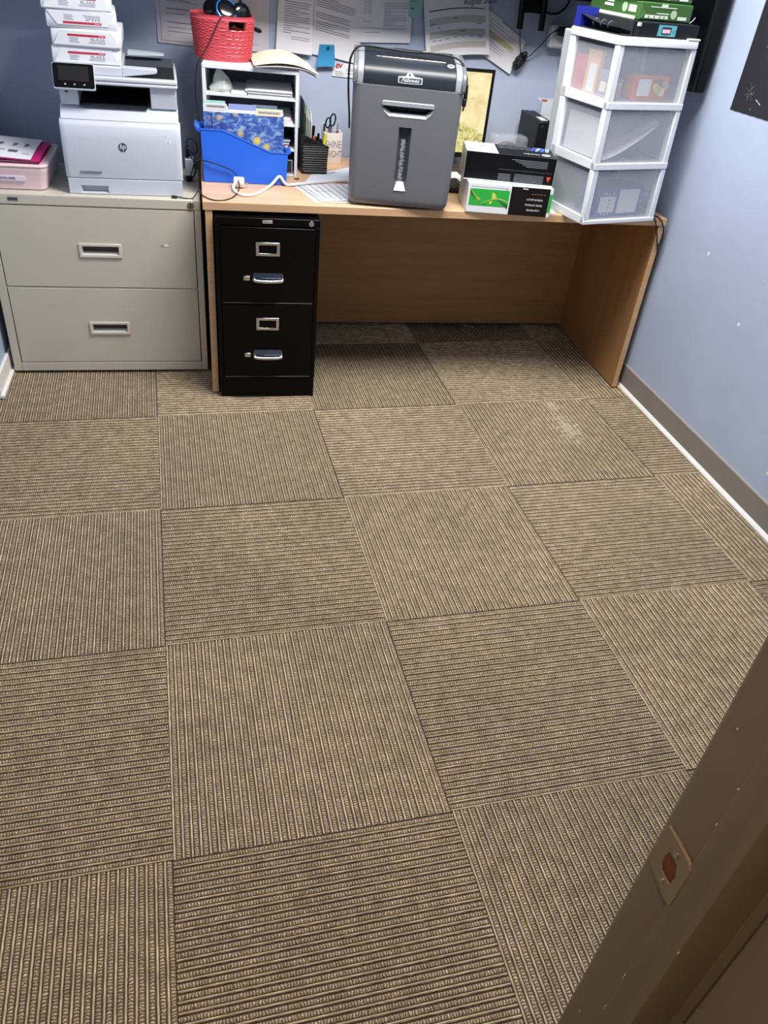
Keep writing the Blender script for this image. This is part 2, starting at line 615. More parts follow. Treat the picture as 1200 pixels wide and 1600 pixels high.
# ---- ceiling fixture that lights the room
fx = thing('ceiling_light', 'white recessed fluorescent ceiling light over the room', 'lamp', (LX, LY, ZC))
MB().box(-.61, .61, -.31, .31, -0.012, -0.001).build('housing', ceil_m, fx)
fr = MB()
fr.box(-.61, -.585, -.31, .31, -.03, -.012); fr.box(.585, .61, -.31, .31, -.03, -.012)
fr.box(-.585, .585, -.31, -.285, -.03, -.012); fr.box(-.585, .585, .285, .31, -.03, -.012)
fr.build('rim', white_pl, fx, bevel=.002)

hf = thing('hallway_light', 'round white ceiling light in the hallway outside the door', 'lamp', (HLX, HLY, ZC))
MB().cyl((0, 0, -.018), (0, 0, -.001), .24, 32).build('housing', ceil_m, hf)
g = MB()
g.loft([[(math.cos(2 * PI * q / 32) * r, math.sin(2 * PI * q / 32) * r, z) for q in range(32)] for r, z in ((.22, -.018), (.24, -.018), (.24, -.045), (.22, -.045), (.22, -.018))], cap=False)
g.build('rim', white_pl, hf, smooth=True)

# ---- doorway: painted metal frame the picture is taken through
jm = mat('taupe_door_paint', (112, 94, 72), 0.42, var=0.05, vscale=9, bump=0.1, bscale=120)
door = thing('door_1', None, None, kind='structure')
ZT = 2.06
def jamb(sgn, x, name):
    # section across the jamb, from the room edge to the hallway
    P2 = [(0.0, YF + 0.012), (-0.0035, YF + 0.006), (-0.001, YF - .030), (-0.0045, YF - .034), (-0.0045, YF - .066), (0.004, YF - .070), (0.032, YF - .0735),
          (0.032, YF - .083), (0.024, YF - .089), (0.022, YF - .150), (0.027, YF - .153), (0.026, YF - .20), (0.09, YF - .20), (0.09, YF - .126), (0.0501, YF - .1255),
          (0.0501, YF + .0005), (0.075, YF + .0005), (0.075, YF + .012)]
    pp = [(x + sgn * a, b) for a, b in P2]
    return MB().prism(pp, 'z', 0.0, ZT).build(name, jm, door, bevel=0.0008)
jr = jamb(1, JX1, 'jamb')
jl = jamb(-1, JX0, 'jamb')
MB().box(JX0 - .03, JX1 + .03, YF - .15, YF + .012, ZT, ZT + .05).build('head', jm, door, bevel=.001)
# strike plate: painted over, curled lip towards the room, brass-brown latch hole
ST = 0.945
sx = JX1 - 0.0012
pl = [(YF - .0365, ST - .029), (YF - .0365, ST + .029), (YF - .030, ST + .033), (YF + .003, ST + .033), (YF + .0065, ST + .018), (YF + .0065, ST - .018), (YF + .003, ST - .026), (YF - .028, ST - .033)]
strike = MB()
hole = [(YF - .0255, ST - .012), (YF - .0265, ST + .002), (YF - .022, ST + .0125), (YF - .010, ST + .0125), (YF - .008, ST + .004), (YF - .008, ST - .008), (YF - .012, ST - .0135), (YF - .020, ST - .0135)]
vs = [(sx - .0040, a, b) for a, b in pl] + [(sx - .0036, a, b) for a, b in hole] + [(sx - .0005, a, b) for a, b in pl] + [(sx - .0005, a, b) for a, b in hole]
fs = []
for k in range(8):
    q = (k + 1) % 8
    fs += [(k, q, 8 + q, 8 + k), (16 + q, 16 + k, 24 + k, 24 + q), (k, 16 + k, 16 + q, q), (8 + k, 8 + q, 24 + q, 24 + k)]
strike.add(vs, fs)
so = strike.build('strike_plate', mat('painted_strike', (128, 110, 86), 0.30, 0.15, var=0.1), jr, bevel=.0006)
MB().prism(hole, 'x', sx - .0028, sx - .0016).build('latch_hole', mat('rusty_brown_hole', (120, 62, 22), 0.35, 0.5, var=0.5, vscale=140), jr)
for dz in (-.0205, .0205):
    MB().cyl((sx - .0050, YF - .017, ST + dz), (sx - .0030, YF - .017, ST + dz), .0032, 12).build('screw', mat('worn_steel', (170, 165, 158), 0.3, 0.9), jr)
scr = mat('bare_metal_scratch', (176, 160, 142), 0.5)
rg = random.Random(3)
for k in range(16):
    yy = YF - (.034 if k % 2 else rg.uniform(.006, .066)); zz = rg.uniform(.62, 1.2)
    L_ = rg.uniform(.001, .0035) if k % 3 else rg.uniform(.005, .016)
    if abs(zz - ST) < .05:
        continue
    MB().box(JX1 - .0052, JX1 - .0040, yy - .0006, yy + .0005, zz, zz + L_).build('scratch', scr, jr)
# ================================================================ lateral file cabinet (left)
put = mat('putty_enamel', (202, 197, 181), 0.38, var=0.03, vscale=3)
put_d = mat('putty_handle', (214, 212, 200), 0.4, var=0.02)
gapm = mat('cabinet_gap_shade', (60, 58, 52), 0.7)  # same enamel coloured dark to stand for the shade in the drawer gaps
lat = thing('lateral_file_cabinet', 'wide putty-coloured two-drawer lateral file cabinet under the printer', 'cabinet', (-0.779, 0.190, 0))
LW, LD, LH = 0.766, 0.46, 0.706
b = MB()
b.box(0.004, LW - .004, .016, LD, .010, LH - .03)
b.build('carcass', gapm, lat)
b = MB()
b.box(0, LW, 0, LD, LH - .038, LH)                    # top with its front rail
b.build('top', put, lat, bevel=.004)
for x0, x1 in ((0, .030), (LW - .024, LW)):
    MB().box(x0, x1, 0, LD, .010, LH - .0385).build('side', put, lat, bevel=.002)
MB().box(.0302, LW - .0242, .0005, .03, .010, .046).build('bottom_rail', put, lat, bevel=.002)
MB().box(.0302, LW - .0242, .004, .03, .3595, .3630).build('mid_rail', put_d, lat)
for z0, z1, hz in ((.3655, .6655, .509), (.0495, .3585, .197)):
    d = MB()
    hx0, hx1 = .323, .455
    d.frame(.0335, LW - .0275, z0, z1, hx0, hx1, hz - .017, hz + .017, .0015, .0135)
    dr = d.build('drawer', put, lat, bevel=.0015)
    hd = MB()
    hd.frame(hx0 - .011, hx1 + .011, hz - .0265, hz + .0265, hx0, hx1, hz - .0155, hz + .0155, -.0045, .0012)
    hh = hd.build('handle_frame', put_d, dr, bevel=.002)
    pan = MB()
    pan.add([(hx0, .0, hz - .0165), (hx1, .0, hz - .0165), (hx1, .0, hz + .0165), (hx0, .0, hz + .0165),
             (hx0 + .004, .026, hz - .004), (hx1 - .004, .026, hz - .004), (hx1 - .004, .026, hz + .0165), (hx0 + .004, .026, hz + .0165)],
            [(0, 1, 5, 4), (1, 2, 6, 5), (3, 0, 4, 7), (4, 5, 6, 7), (2, 3, 7, 6)])
    pan.build('handle_pan', put_d, dr, fix=False)
tagm = mat('torn_label_residue', (228, 226, 216), 0.7, var=0.1)
MB().box(.609, .623, .0008, .0014, .529, .537).build('label_residue', mat('label_residue_dull', (168, 162, 148), 0.7), lat)  # duller piece of the torn label residue
MB().box(.623, .640, .0004, .0014, .5285, .5385).build('label_residue', tagm, lat)
lk = MB(); lk.cyl((LW - .036, -.004, .687), (LW - .036, .002, .687), .0125, 24)
lk = lk.build('lock', mat('dull_steel', (150, 146, 138), 0.35, 0.9), lat, bevel=.001)
MB().box(LW - .0375, LW - .0345, -.0052, -.0035, .6805, .6935).build('keyway', mat('keyway_dark', (30, 28, 26), 0.5), lk)
np_ = MB().box(.093, .128, -.0012, .001, .6815, .6945).build('nameplate', mat('plate_silver', (150, 150, 148), 0.35, 0.7), lat)
MB().box(.0955, .1255, -.0016, -.001, .684, .692).build('plate_face', mat('plate_dark', (70, 72, 78), 0.4), np_)
for x in (.045, LW - .035):
    MB().cyl((x, .03, .0), (x, .03, .012), .012, 16).build('glide', mat('white_glide', (230, 228, 218), 0.5), lat)

# ================================================================ black vertical file cabinet
blk = mat('black_enamel', (5, 5, 6), 0.30, var=0.05, spec=0.15)
bc = thing('vertical_file_cabinet', 'narrow black two-drawer file cabinet with chrome pulls under the desk', 'cabinet', (0.0335, -0.034, 0), math.radians(-0.7))
BW, BD, BH = .376, .615, .716
MB().box(.003, BW - .003, .012, BD, .0, BH - .002).build('carcass', blk, bc)
MB().box(0, BW, 0, BD, BH - .028, BH).build('top', blk, bc, bevel=.003)
for x0, x1 in ((0, .016), (BW - .016, BW)):
    MB().box(x0, x1, .0005, .04, .088, BH - .0285).build('stile', blk, bc, bevel=.0015)
MB().box(.001, BW - .001, .002, .05, .001, .0865).build('base', blk, bc, bevel=.003)
for z0, z1 in ((.400, .6845), (.091, .3955)):
    dr = MB().box(.0175, BW - .0175, -.004, .012, z0, z1).build('drawer', blk, bc, bevel=.003)
    lip = MB().box(.0185, BW - .0185, -.0055, -.003, z0 + .0005, z0 + .004).build('drawer_edge_highlight', mat('black_edge_highlight', (56, 57, 60), 0.3), dr, bevel=.001)  # greyer strip paints the highlight along the drawer's bottom edge
    zc = z1 - .077
    MB().frame(.143, .230, zc - .025, zc + .025, .154, .219, zc - .015, zc + .015, -.0075, -.0035).build('label_holder', chrome, dr, bevel=.0015)
    zh = z0 + .0995
    p = [(.135, -.004, zh + .012), (.135, -.030, zh + .004), (.143, -.036, zh), (.187, -.037, zh - .002), (.231, -.036, zh), (.239, -.030, zh + .004), (.239, -.004, zh + .012)]
    hb = MB()
    rings = []
    pts_ = []
    for q in p:
        pts_.append(Vector(q))
    hb.tube(pts_, .0062, 10, 5)
    hd = hb.build('handle', chrome, dr, smooth=True)
    cup = MB()
    cup.add([(.133, -.004, zh + .020), (.241, -.004, zh + .020), (.235, -.032, zh + .010), (.139, -.032, zh + .010),
             (.133, -.004, zh + .016), (.241, -.004, zh + .016), (.235, -.034, zh + .004), (.139, -.034, zh + .004)],
            [(0, 1, 2, 3), (7, 6, 5, 4), (0, 4, 5, 1), (1, 5, 6, 2), (2, 6, 7, 3), (3, 7, 4, 0)])
    cup.build('handle_shroud', mat('dark_chrome', (60, 66, 80), 0.2, 0.8), hd, bevel=.001)
    MB().box(.097, .120, -.012, -.0035, zh - .008, zh + .009).build('thumb_latch', chrome, dr, bevel=.0012)
lk = MB(); lk.cyl((.343, -.005, .7025), (.343, .001, .7025), .0095, 20)
lk.build('lock', chrome, bc, bevel=.0008)
MB().box(.167, .203, -.0018, .001, .6985, .7095).build('nameplate', mat('silver_plate', (186, 186, 184), 0.35, 0.6), bc, bevel=.0006)

# ================================================================ desk
wtop = mat_wood('beech_top', (222, 186, 152), (204, 165, 130), 'X', 0.4)
wedge = mat_wood('beech_edge', (214, 176, 134), (196, 156, 114), 'X', 0.45)
wpan = mat_wood('beech_panel', (172, 130, 84), (152, 110, 66), 'Z', 0.5)
wmod = mat_wood('beech_modesty', (168, 126, 80), (150, 108, 64), 'X', 0.5)
DZ = .757
desk = thing('desk', 'long light beech office desk along the back wall', 'desk', (0, 0, 0))
MB().box(-.006, 1.809, .001, .755, DZ - .029, DZ).build('desktop', wtop, desk, bevel=.0025)
MB().box(-.006, 1.809, -.001, .0012, DZ - .0285, DZ - .0015).build('edge_band', wedge, desk, bevel=.0008)
for x0, x1 in ((.002, .027), (1.783, 1.807)):
    pn = MB().box(x0, x1, .004, .735, .004, DZ - .0292).build('side_panel', wpan, desk, bevel=.001)
    MB().box(x0 + .0003, x1 - .0003, .002, .0045, .0045, DZ - .0295).build('edge_band', wedge, pn, bevel=.0008)
    for yy in (.03, .70):
        MB().cyl(((x0 + x1) / 2, yy, .0), ((x0 + x1) / 2, yy, .0045), .010, 12).build('foot', black_pl, pn)
MB().box(.0272, 1.7828, .646, .664, .030, DZ - .0293).build('modesty_panel', wmod, desk, bevel=.001)
# splinter of wood left by the panel's foot
c = MB(); c.add([(1.812, -.028, .001), (1.823, -.026, .001), (1.824, .012, .001), (1.811, .018, .001), (1.813, -.026, .007), (1.822, -.024, .006), (1.823, .010, .007), (1.812, .016, .008)],
               [(0, 3, 2, 1), (4, 5, 6, 7), (0, 1, 5, 4), (1, 2, 6, 5), (2, 3, 7, 6), (3, 0, 4, 7)])
tag(c.build('wood_chip', mat('raw_pine', (206, 170, 118), 0.7), bevel=.001), 'small splinter of pale wood on the carpet by the desk foot', 'wood chip')
# scraps lying under the modesty panel
def scrap(name, label, x, y, a, s, m):
    rg = random.Random(int(x * 100))
    mb = MB()
    cs, sn = math.cos(a), math.sin(a)
    mb.sheet(lambda u, v: (x + s * ((u - .5) * cs * 2 - (v - .5) * sn), y + s * ((u - .5) * sn * 2 + (v - .5) * cs), .003 + .006 * math.sin(u * 3.1) * (1 - v) + .002 * v), 6, 4, .0005)
    tag(mb.build(name, m, smooth=True), label, 'scrap')
scrap('paper_scrap', 'torn white paper scrap on the carpet beneath the middle of the desk', 1.292, .665, -.5, .025, mat('scrap_paper', (196, 186, 186), 0.9))
scrap('paper_scrap', 'crumpled grey paper scrap beneath the desk by its end panel', 1.735, .672, -.4, .024, mat('scrap_grey', (150, 150, 150), 0.9))
# ================================================================ things fixed to the walls
# dark overhead cabinet on the back wall, its underside just above the picture
oc = thing('overhead_cabinet', 'long black overhead cabinet on the back wall above the papers', 'cabinet', (-0.78, YB - .001, 1.425))
MB().box(0, .80, -.325, 0, .0, .36).build('carcass', black_pl, oc, bevel=.003)
MB().box(.8005, 2.48, -.235, 0, .0, .36).build('carcass', black_pl, oc, bevel=.003)
for x0, x1, y in ((.01, .395, -.325), (.405, .79, -.325), (.81, 1.355, -.235), (1.365, 1.91, -.235), (1.92, 2.47, -.235)):
    MB().box(x0, x1, y - .018, y - .0005, .012, .352).build('door', black_pl, oc, bevel=.003)

# television-sized black screen on the right wall, seen from its edge
tv = thing('wall_television', 'black flat television mounted on the right wall, seen from its edge', 'television')
MB().box(1.756, 1.772, .010, .735, 1.205, 1.62).build('screen_bezel', black_pl, tv, bevel=.004)
MB().box(1.7545, 1.7562, .022, .723, 1.222, 1.603).build('screen', mat('screen_glass_dark', (10, 11, 14), 0.12, var=0.02), tv)
MB().box(1.772, 1.8125, .012, .733, 1.205, 1.618).build('housing', mat('tv_housing', (12, 12, 14), 0.7, spec=.2), tv, bevel=.006)
MB().box(1.8125, 1.8175, .25, .5, 1.32, 1.52).build('wall_bracket', black_pl, tv)

# black chalk poster on the right wall
po = thing('chalk_poster', 'black chalkboard poster with faint chalk starbursts on the right wall', 'poster')
def wp(y, z, off):
    return (xr(y) - off, y, z)
rowy = [-.135 - .006 * k for k in range(0, 120)]
pm = MB()
rg = random.Random(5)
pm.sheet(lambda u, v: wp(-.135 - .62 * u - .012 * v, 1.18 + .013 * u + .62 * v + (0.0007 * math.sin(u * 90) if v == 0 else 0), .0016), 40, 4, .0012, (1, 0, 0))
pm.build('sheet', mat('chalkboard_black', (30, 29, 36), 0.65, var=0.25, vscale=8), po)
ch = mat('chalk', (176, 180, 184), 0.9)
ch2 = mat('chalk_faint', (92, 92, 96), 0.9)
def strokes(cy, cz, r, n, m, r0=.25, wd=.0018):
    mb = MB()
    for k in range(n):
        a = 2 * PI * k / n + .35
        p = [(cy + math.cos(a) * r * r0, cz + math.sin(a) * r * r0), (cy + math.cos(a) * r, cz + math.sin(a) * r)]
        nx, nz = -math.sin(a) * wd, math.cos(a) * wd
        mb.add([wp(p[0][0] - nx, p[0][1] - nz, .0022), wp(p[1][0] - nx, p[1][1] - nz, .0022), wp(p[1][0] + nx, p[1][1] + nz, .0022), wp(p[0][0] + nx, p[0][1] + nz, .0022)], [(0, 1, 2, 3)])
    mb.build('chalk_mark', m, po)
strokes(-.215, 1.248, .020, 4, ch2)
strokes(-.215, 1.248, .028, 7, mat('chalk_ghost', (62, 62, 66), 0.9))
strokes(-.275, 1.226, .016, 2, ch, .1)
strokes(-.36, 1.36, .07, 11, ch)
strokes(-.30, 1.30, .010, 2, ch2, .1)
strokes(-.245, 1.20, .006, 3, ch2, .1)
strokes(-.27, 1.40, .05, 9, ch2)

# television bracket hanging from below the overhead cabinet, with its cable
br = thing('tv_mount_arm', 'black two-pronged mount bracket on the back wall above the outlet', 'bracket', (1.30, YB - .001, 1.30))
MB().box(.035, .118, -.030, 0, .058, .124).build('plate', black_pl, br, bevel=.003)
for x in (.022, .118):
    g = MB(); g.cyl((x, -.036, .005), (x - .006, -.036, .124), .0125, 14)
    g.build('prong', black_pl, br, bevel=.002)
    t = MB(); t.cyl((x, -.036, -.001), (x, -.036, .0048), .0135, 14)
    t.build('end_cap', mat('dark_rubber', (34, 34, 36), 0.6), br, bevel=.002)
tag(MB().tube([(1.418, .727, 1.372), (1.45, .735, 1.362), (1.49, .742, 1.368), (1.52, .745, 1.395), (1.53, .75, 1.424)], .0045, 8).build('bracket_cable', cord_black, smooth=True), 'short black cable curving from the mount bracket up to the cabinet', 'cable')

# outlet tap with two plugs
ot = thing('outlet_tap', 'white multi-outlet adapter plugged in the wall beside the drawer tower', 'outlet', (1.464, YB - .001, 1.215))
MB().box(.0, .105, -.045, 0, .026, .112).build('body', white_pl, ot, bevel=.010, seg=3)
MB().box(.008, .098, -.0475, -.044, .034, .104).build('face', mat('outlet_face', (206, 206, 204), 0.4), ot, bevel=.002)
g = MB(); g.cyl((.075, -.075, .018), (.075, -.044, .026), .019, 18)
g.build('white_plug', white_pl, ot, bevel=.004)
ad = thing('power_adapter', 'black power adapter plugged into the white outlet tap', 'adapter', (1.486, YB - .049, 1.290))
MB().box(.0, .075, -.040, -.0005, .0, .034).build('body', black_pl, ad, bevel=.004)
MB().cyl((.0, -.022, .020), (-.016, -.022, .016), .0045, 10, .003).build('strain_relief', black_pl, ad)
cb = thing('adapter_cable', 'thin black cable with a tied coil hanging against the back wall', 'cable')
MB().tube([(1.470, .693, 1.306), (1.450, .70, 1.290), (1.424, .72, 1.245), (1.395, .742, 1.205), (1.365, .748, 1.185)], .0022, 6).build('lead', cord_black, cb, smooth=True)
coil = []
rg = random.Random(9)
for k in range(66):
    a = k * .62
    rr = .028 + .012 * math.sin(k * 1.7)
    tx, tz = math.cos(a) * rr * .62, math.sin(a) * rr * 1.15
    coil.append((1.352 + tx * .8 + tz * .45, .748 - .010 * (1 + math.sin(k * 2.3)) , 1.183 + tz * .8 - tx * .2))
MB().tube(coil, .0019, 5, 3).build('coil', cord_black, cb, smooth=True)
MB().tube([(1.352, .742, 1.21), (1.338, .735, 1.25), (1.325, .729, 1.30)], .002, 6).build('lead', cord_black, cb, smooth=True)

# ---------------------------------------------------------------- paper pinned to the back wall
def wall_sheet(name, label, cat, TL, TR, BL, BR, lift=0.002, curl=0.0, m=None, group=None, bow=0.0):
    """four corners in wall coordinates (x, z); curl lifts the lower edge, bow arches it"""
    def fn(u, v, off=0.0):
        x = (TL[0] * (1 - u) + TR[0] * u) * v + (BL[0] * (1 - u) + BR[0] * u) * (1 - v)
        z = (TL[1] * (1 - u) + TR[1] * u) * v + (BL[1] * (1 - u) + BR[1] * u) * (1 - v)
        z += bow * math.sin(PI * u)
        y = YB - lift - curl * (1 - v) ** 2 - off
        return (x, y, z)
    t = thing(name, label, cat, group=group)
    MB().sheet(fn, 12, 10, .0004, (0, 1, 0)).build('sheet', m or paper, t, smooth=True)
    return t, fn
def print_rows(t, fn, rows, m=ink, off=.0007, name='printed_text'):
    """rows: (u0, u1, v, height)"""
    mb = MB()
    for u0, u1, v, hh in rows:
        k = max(1, int((u1 - u0) * 8))
        for i in range(k):
            a = u0 + (u1 - u0) * i / k; b_ = u0 + (u1 - u0) * (i + 1) / k
            mb.add([fn(a, v - hh / 2, off), fn(b_, v - hh / 2, off), fn(b_, v + hh / 2, off), fn(a, v + hh / 2, off)], [(0, 1, 2, 3)])
    tag(mb.build(name, m, t, fix=False), None, None, None, 'stuff')
def para(seed, v0, v1, step, u0=.12, u1=.88, hh=.006):
    rg = random.Random(seed)
    out = []
    v = v1
    while v > v0:
        if rg.random() > .12:
            out.append((u0, u0 + (u1 - u0) * rg.choice((1, 1, 1, .95, .55, .3)), v, hh))
        v -= step
    return out
greyed = mat('sleeve_paper', (206, 203, 208), 0.6, var=0.03)
t, fn = wall_sheet('pinned_form', 'printed form with a double border pinned behind the red basket, leftmost on the wall', 'paper', (-.147, 1.424), (.066, 1.422), (-.147, 1.144), (.066, 1.138), .003, .002, greyed)
print_rows(t, fn, [(.05, .98, .985, .006), (.05, .98, .035, .004)], ink_soft)
print_rows(t, fn, [(.065, .07, .5, .93)], ink_soft)
print_rows(t, fn, [(.18, .8, .62, .006), (.18, .62, .52, .006), (.18, .75, .50, .004), (.18, .66, .42, .007), (.18, .5, .36, .004), (.18, .66, .26, .007), (.18, .95, .20, .004), (.18, .9, .15, .004), (.18, .5, .78, .006), (.18, .6, .85, .006)], ink)
t, fn = wall_sheet('pinned_form', 'printed form with three ruled lines pinned right of the red basket', 'paper', (.070, 1.424), (.285, 1.422), (.070, 1.140), (.285, 1.137), .0025, .002, greyed)
print_rows(t, fn, [(.10, .80, .66, .005), (.10, .80, .28, .005), (.10, .80, .08, .004), (.1, .6, .85, .006)], ink_soft)
mk = MB()
mk.loft([[(.240 + .017 * math.cos(a) * s + .003 * math.sin(a), YB - .004 - d, 1.214 + .0065 * math.sin(a) * s - .006 * math.cos(a) * s) for a in [2 * PI * k / 16 for k in range(16)]] for d, s in ((0, 1), (.004, 1), (.006, .6))])
tag(mk.build('magnet_clip', black_pl, smooth=True), 'small black oval clip on the form right of the red basket', 'clip')
t, fn = wall_sheet('pinned_letter', 'rear printed letter curling at the wall, left of the blue sticky note', 'paper', (.340, 1.44), (.500, 1.43), (.345, 1.155), (.489, 1.142), .004, .004)
t, fn = wall_sheet('pinned_letter', 'front printed letter with long paragraphs left of the blue sticky note', 'paper', (.328, 1.44), (.462, 1.43), (.312, 1.150), (.458, 1.141), .009, .010)
print_rows(t, fn, para(1, .22, .96, .028, .18, .92, .0055) + [(.4, .92, .19, .005), (.4, .92, .165, .005)], ink)
t, fn = wall_sheet('pinned_letter', 'slightly tilted printed letter behind the blue sticky note', 'paper', (.470, 1.435), (.655, 1.405), (.462, 1.152), (.660, 1.120), .005, .003)
print_rows(t, fn, para(2, .56, .97, .026, .03, .86, .006) + para(4, .28, .50, .026, .03, .76, .006), ink)
t, fn = wall_sheet('pinned_list', 'printed two-column list pinned on the wall above the shredder', 'paper', (.655, 1.452), (.862, 1.468), (.645, 1.200), (.866, 1.213), .006, .003)
print_rows(t, fn, para(5, .18, .95, .024, .46, .9, .006) + para(6, .28, .95, .03, .06, .22, .006), ink_soft)
print_rows(t, fn, [(.04, .9, .20, .004), (.1, .4, .14, .005)], ink)
blue_note = mat('sticky_blue', (38, 132, 178), 0.75, var=0.03)
t, fn = wall_sheet('sticky_note', 'bright blue sticky note held by a dark pin', 'sticky note', (.490, 1.182), (.551, 1.184), (.480, 1.102), (.557, 1.108), .009, .012, blue_note)
pn = MB(); q = fn(.58, .86, .001)
pn.cyl(q, (q[0], q[1] - .006, q[2]), .0055, 12)
pn.build('push_pin', mat('pin_blue', (20, 60, 92), 0.3), t, bevel=.001)
t, fn = wall_sheet('business_card', 'white business card with a red logo left of the shredder', 'card', (.553, 1.121), (.648, 1.119), (.548, 1.071), (.645, 1.068), .003, .001)
text('logo_letters', 'EV', .022, mat('logo_red', (168, 38, 46), 0.6), t, fn(.10, .62, .0008), (1, 0, 0), (0, 0, 1), 'LEFT', .15, 1.1, .0012)
print_rows(t, fn, [(.10, .42, .36, .035), (.10, .5, .24, .03), (.10, .46, .13, .03), (.58, .9, .28, .04), (.58, .9, .5, .03), (.58, .9, .62, .03)], ink_soft)
t, fn = wall_sheet('sticky_note', 'pale green note sheet at the corner of the printed list', 'sticky note', (.846, 1.44), (.905, 1.44), (.848, 1.306), (.905, 1.300), .009, .002, mat('note_teal', (150, 196, 186), 0.8))
print_rows(t, fn, [(.1, .5, .55, .02), (.1, .6, .4, .02), (.1, .4, .22, .05)], ink_soft)
# notice sheets half behind the calendar, turned clockwise
t, fn = wall_sheet('pinned_notice', 'white notice sheet showing its corner behind the calendar', 'paper', (1.10, 1.40), (1.256, 1.322), (1.07, 1.25), (1.232, 1.18), .004, .002)
t, fn = wall_sheet('pinned_notice', 'tilted printed notice sheet with a yellow band beside the calendar', 'paper', (1.165, 1.362), (1.373, 1.252), (1.115, 1.226), (1.322, 1.128), .007, .003)
print_rows(t, fn, [(.22, .86, .82, .010), (.22, .86, .74, .010), (.22, .7, .40, .010), (.22, .7, .33, .010), (.22, .7, .26, .010), (.22, .4, .12, .012), (.22, .5, .9, .01)], ink_soft)
print_rows(t, fn, [(.22, .86, .585, .15)], mat('pale_yellow_band', (214, 210, 158), 0.8))
print_rows(t, fn, [(.26, .8, .62, .010), (.26, .8, .57, .010), (.26, .7, .52, .010)], ink_soft, .0010)
# calendar
t, fn = wall_sheet('wall_calendar', 'printed August calendar sheet with grey week bands above the monitor', 'calendar', (.904, 1.372), (1.177, 1.404), (.942, 1.153), (1.213, 1.196), .014, .010, None, None, .010)
print_rows(t, fn, [(.08, .93, .775, .017)], ink)
text('calendar_heading', 'August 2026', .030, ink, t, fn(.60, .825, .0012), (1, 0, .13), (-.13, 0, 1), 'LEFT', 0, .92)
band = mat('calendar_band', (188, 187, 180), 0.85)
print_rows(t, fn, [(.07, .94, .60, .115), (.07, .94, .385, .110), (.07, .94, .18, .100)], band)
print_rows(t, fn, [(.42, .50, .62, .016), (.54, .62, .405, .016)], mat('calendar_green', (96, 110, 66), 0.8), .0011)
print_rows(t, fn, [(.80, .89, .525, .016), (.82, .89, .325, .014)], mat('calendar_red', (168, 122, 118), 0.8), .0011)
print_rows(t, fn, [(.08, .17, .565, .014), (.19, .23, .50, .012), (.10, .17, .30, .012), (.20, .25, .29, .012), (.30, .37, .30, .012), (.43, .49, .31, .012), (.55, .61, .31, .012), (.67, .74, .315, .012), (.82, .89, .30, .010)], ink_soft, .0011)
t, fn = wall_sheet('pinned_slip', 'small white slip tucked over the top left of the calendar', 'paper', (.875, 1.45), (1.03, 1.46), (.872, 1.372), (1.00, 1.378), .020, .004)
# ================================================================ on the lateral cabinet: printer and paper reams
pr_w = mat('printer_white', (200, 206, 217), 0.4, var=0.015)
pr_d = mat('printer_dark', (38, 40, 46), 0.4)
pr_b = mat('printer_black', (16, 17, 20), 0.45)
prt = thing('laser_printer', 'white multifunction laser printer with a black touch panel on the file cabinet', 'printer', (-0.479, 0.212, LH), math.radians(1.7))
PW, PD = .408, .455
# paper tray with its pull
tr = MB()
tr.frame(.004, PW - .004, .001, .0545, .046, .140, .0045, .030, .004, .020)
tr.box(.008, PW - .008, .024, PD, .001, .054)
to = tr.build('paper_tray', pr_w, prt, bevel=.002)
pan = MB().add([(.046, .005, .0045), (.140, .005, .0045), (.140, .005, .030), (.046, .005, .030), (.052, .022, .010), (.134, .022, .010), (.134, .022, .030), (.052, .022, .030)],
               [(0, 1, 5, 4), (1, 2, 6, 5), (3, 0, 4, 7), (4, 5, 6, 7), (2, 3, 7, 6)])
pan.build('tray_pull', pr_w, to, fix=False)
# front door: gently bowed, rounded at the shoulder
prof = [(.006, .0575), (.0, .12), (.0005, .19), (.004, .228), (.010, .239), (.020, .245)]
d = MB()
rings = []
for x, ins in ((.0, .006), (.006, .001), (.02, 0), (PW - .02, 0), (PW - .006, .001), (PW, .006)):
    rings.append([(x, y + ins, z) for y, z in prof] + [(x, .06, .245), (x, .06, .0575)])
dd = d.loft(rings).build('front_door', pr_w, prt, smooth=True)
MB().box(.052, .125, -.0006, .004, .0795, .0815).build('door_crease', mat('printer_line', (120, 128, 140), 0.5), dd)
bd = MB()
bd.prism([(.024, .246), (.072, .284), (.078, .2845), (PD, .2845), (PD, .0575), (.061, .0575), (.061, .2455)], 'x', .004, PW - .004)
bd.build('body', pr_w, prt, bevel=.002)
MB().prism([(.060, .285), (.052, .355), (.30, .355), (.30, .285)], 'x', .010, .070).build('left_pillar', pr_w, prt, bevel=.002)
MB().prism([(.060, .285), (.050, .320), (.046, .355), (.30, .355), (.30, .285)], 'x', .312, PW - .006).build('right_pillar', pr_w, prt, bevel=.003)
MB().box(.0702, .3118, .28, .32, .285, .355).build('slot_back', pr_b, prt)
MB().add([(.0702, .052, .2872), (.300, .052, .2872), (.300, .28, .310), (.0702, .28, .310), (.0702, .052, .2852), (.300, .052, .2852), (.300, .28, .2852), (.0702, .28, .2852)],
         [(0, 1, 2, 3), (0, 4, 5, 1), (1, 5, 6, 2), (2, 6, 7, 3), (3, 7, 4, 0), (4, 7, 6, 5)]).build('output_tray', pr_d, prt)
MB().box(.0702, .3118, .06, .28, .351, .355).build('slot_roof', pr_b, prt)
MB().box(.001, PW - .001, .032, PD - .01, .3555, .3665).build('scanner_base', pr_w, prt, bevel=.004)
MB().box(.0, PW - .001, .030, PD - .012, .367, .382).build('scanner_lid', pr_w, prt, bevel=.005)
MB().box(.20, PW - .01, .055, PD - .05, .3822, .3842).build('eject_tray', pr_b, prt)
MB().box(.004, .2245, .046, PD - .05, .3825, .4112).build('document_feeder', pr_w, prt, bevel=.003)
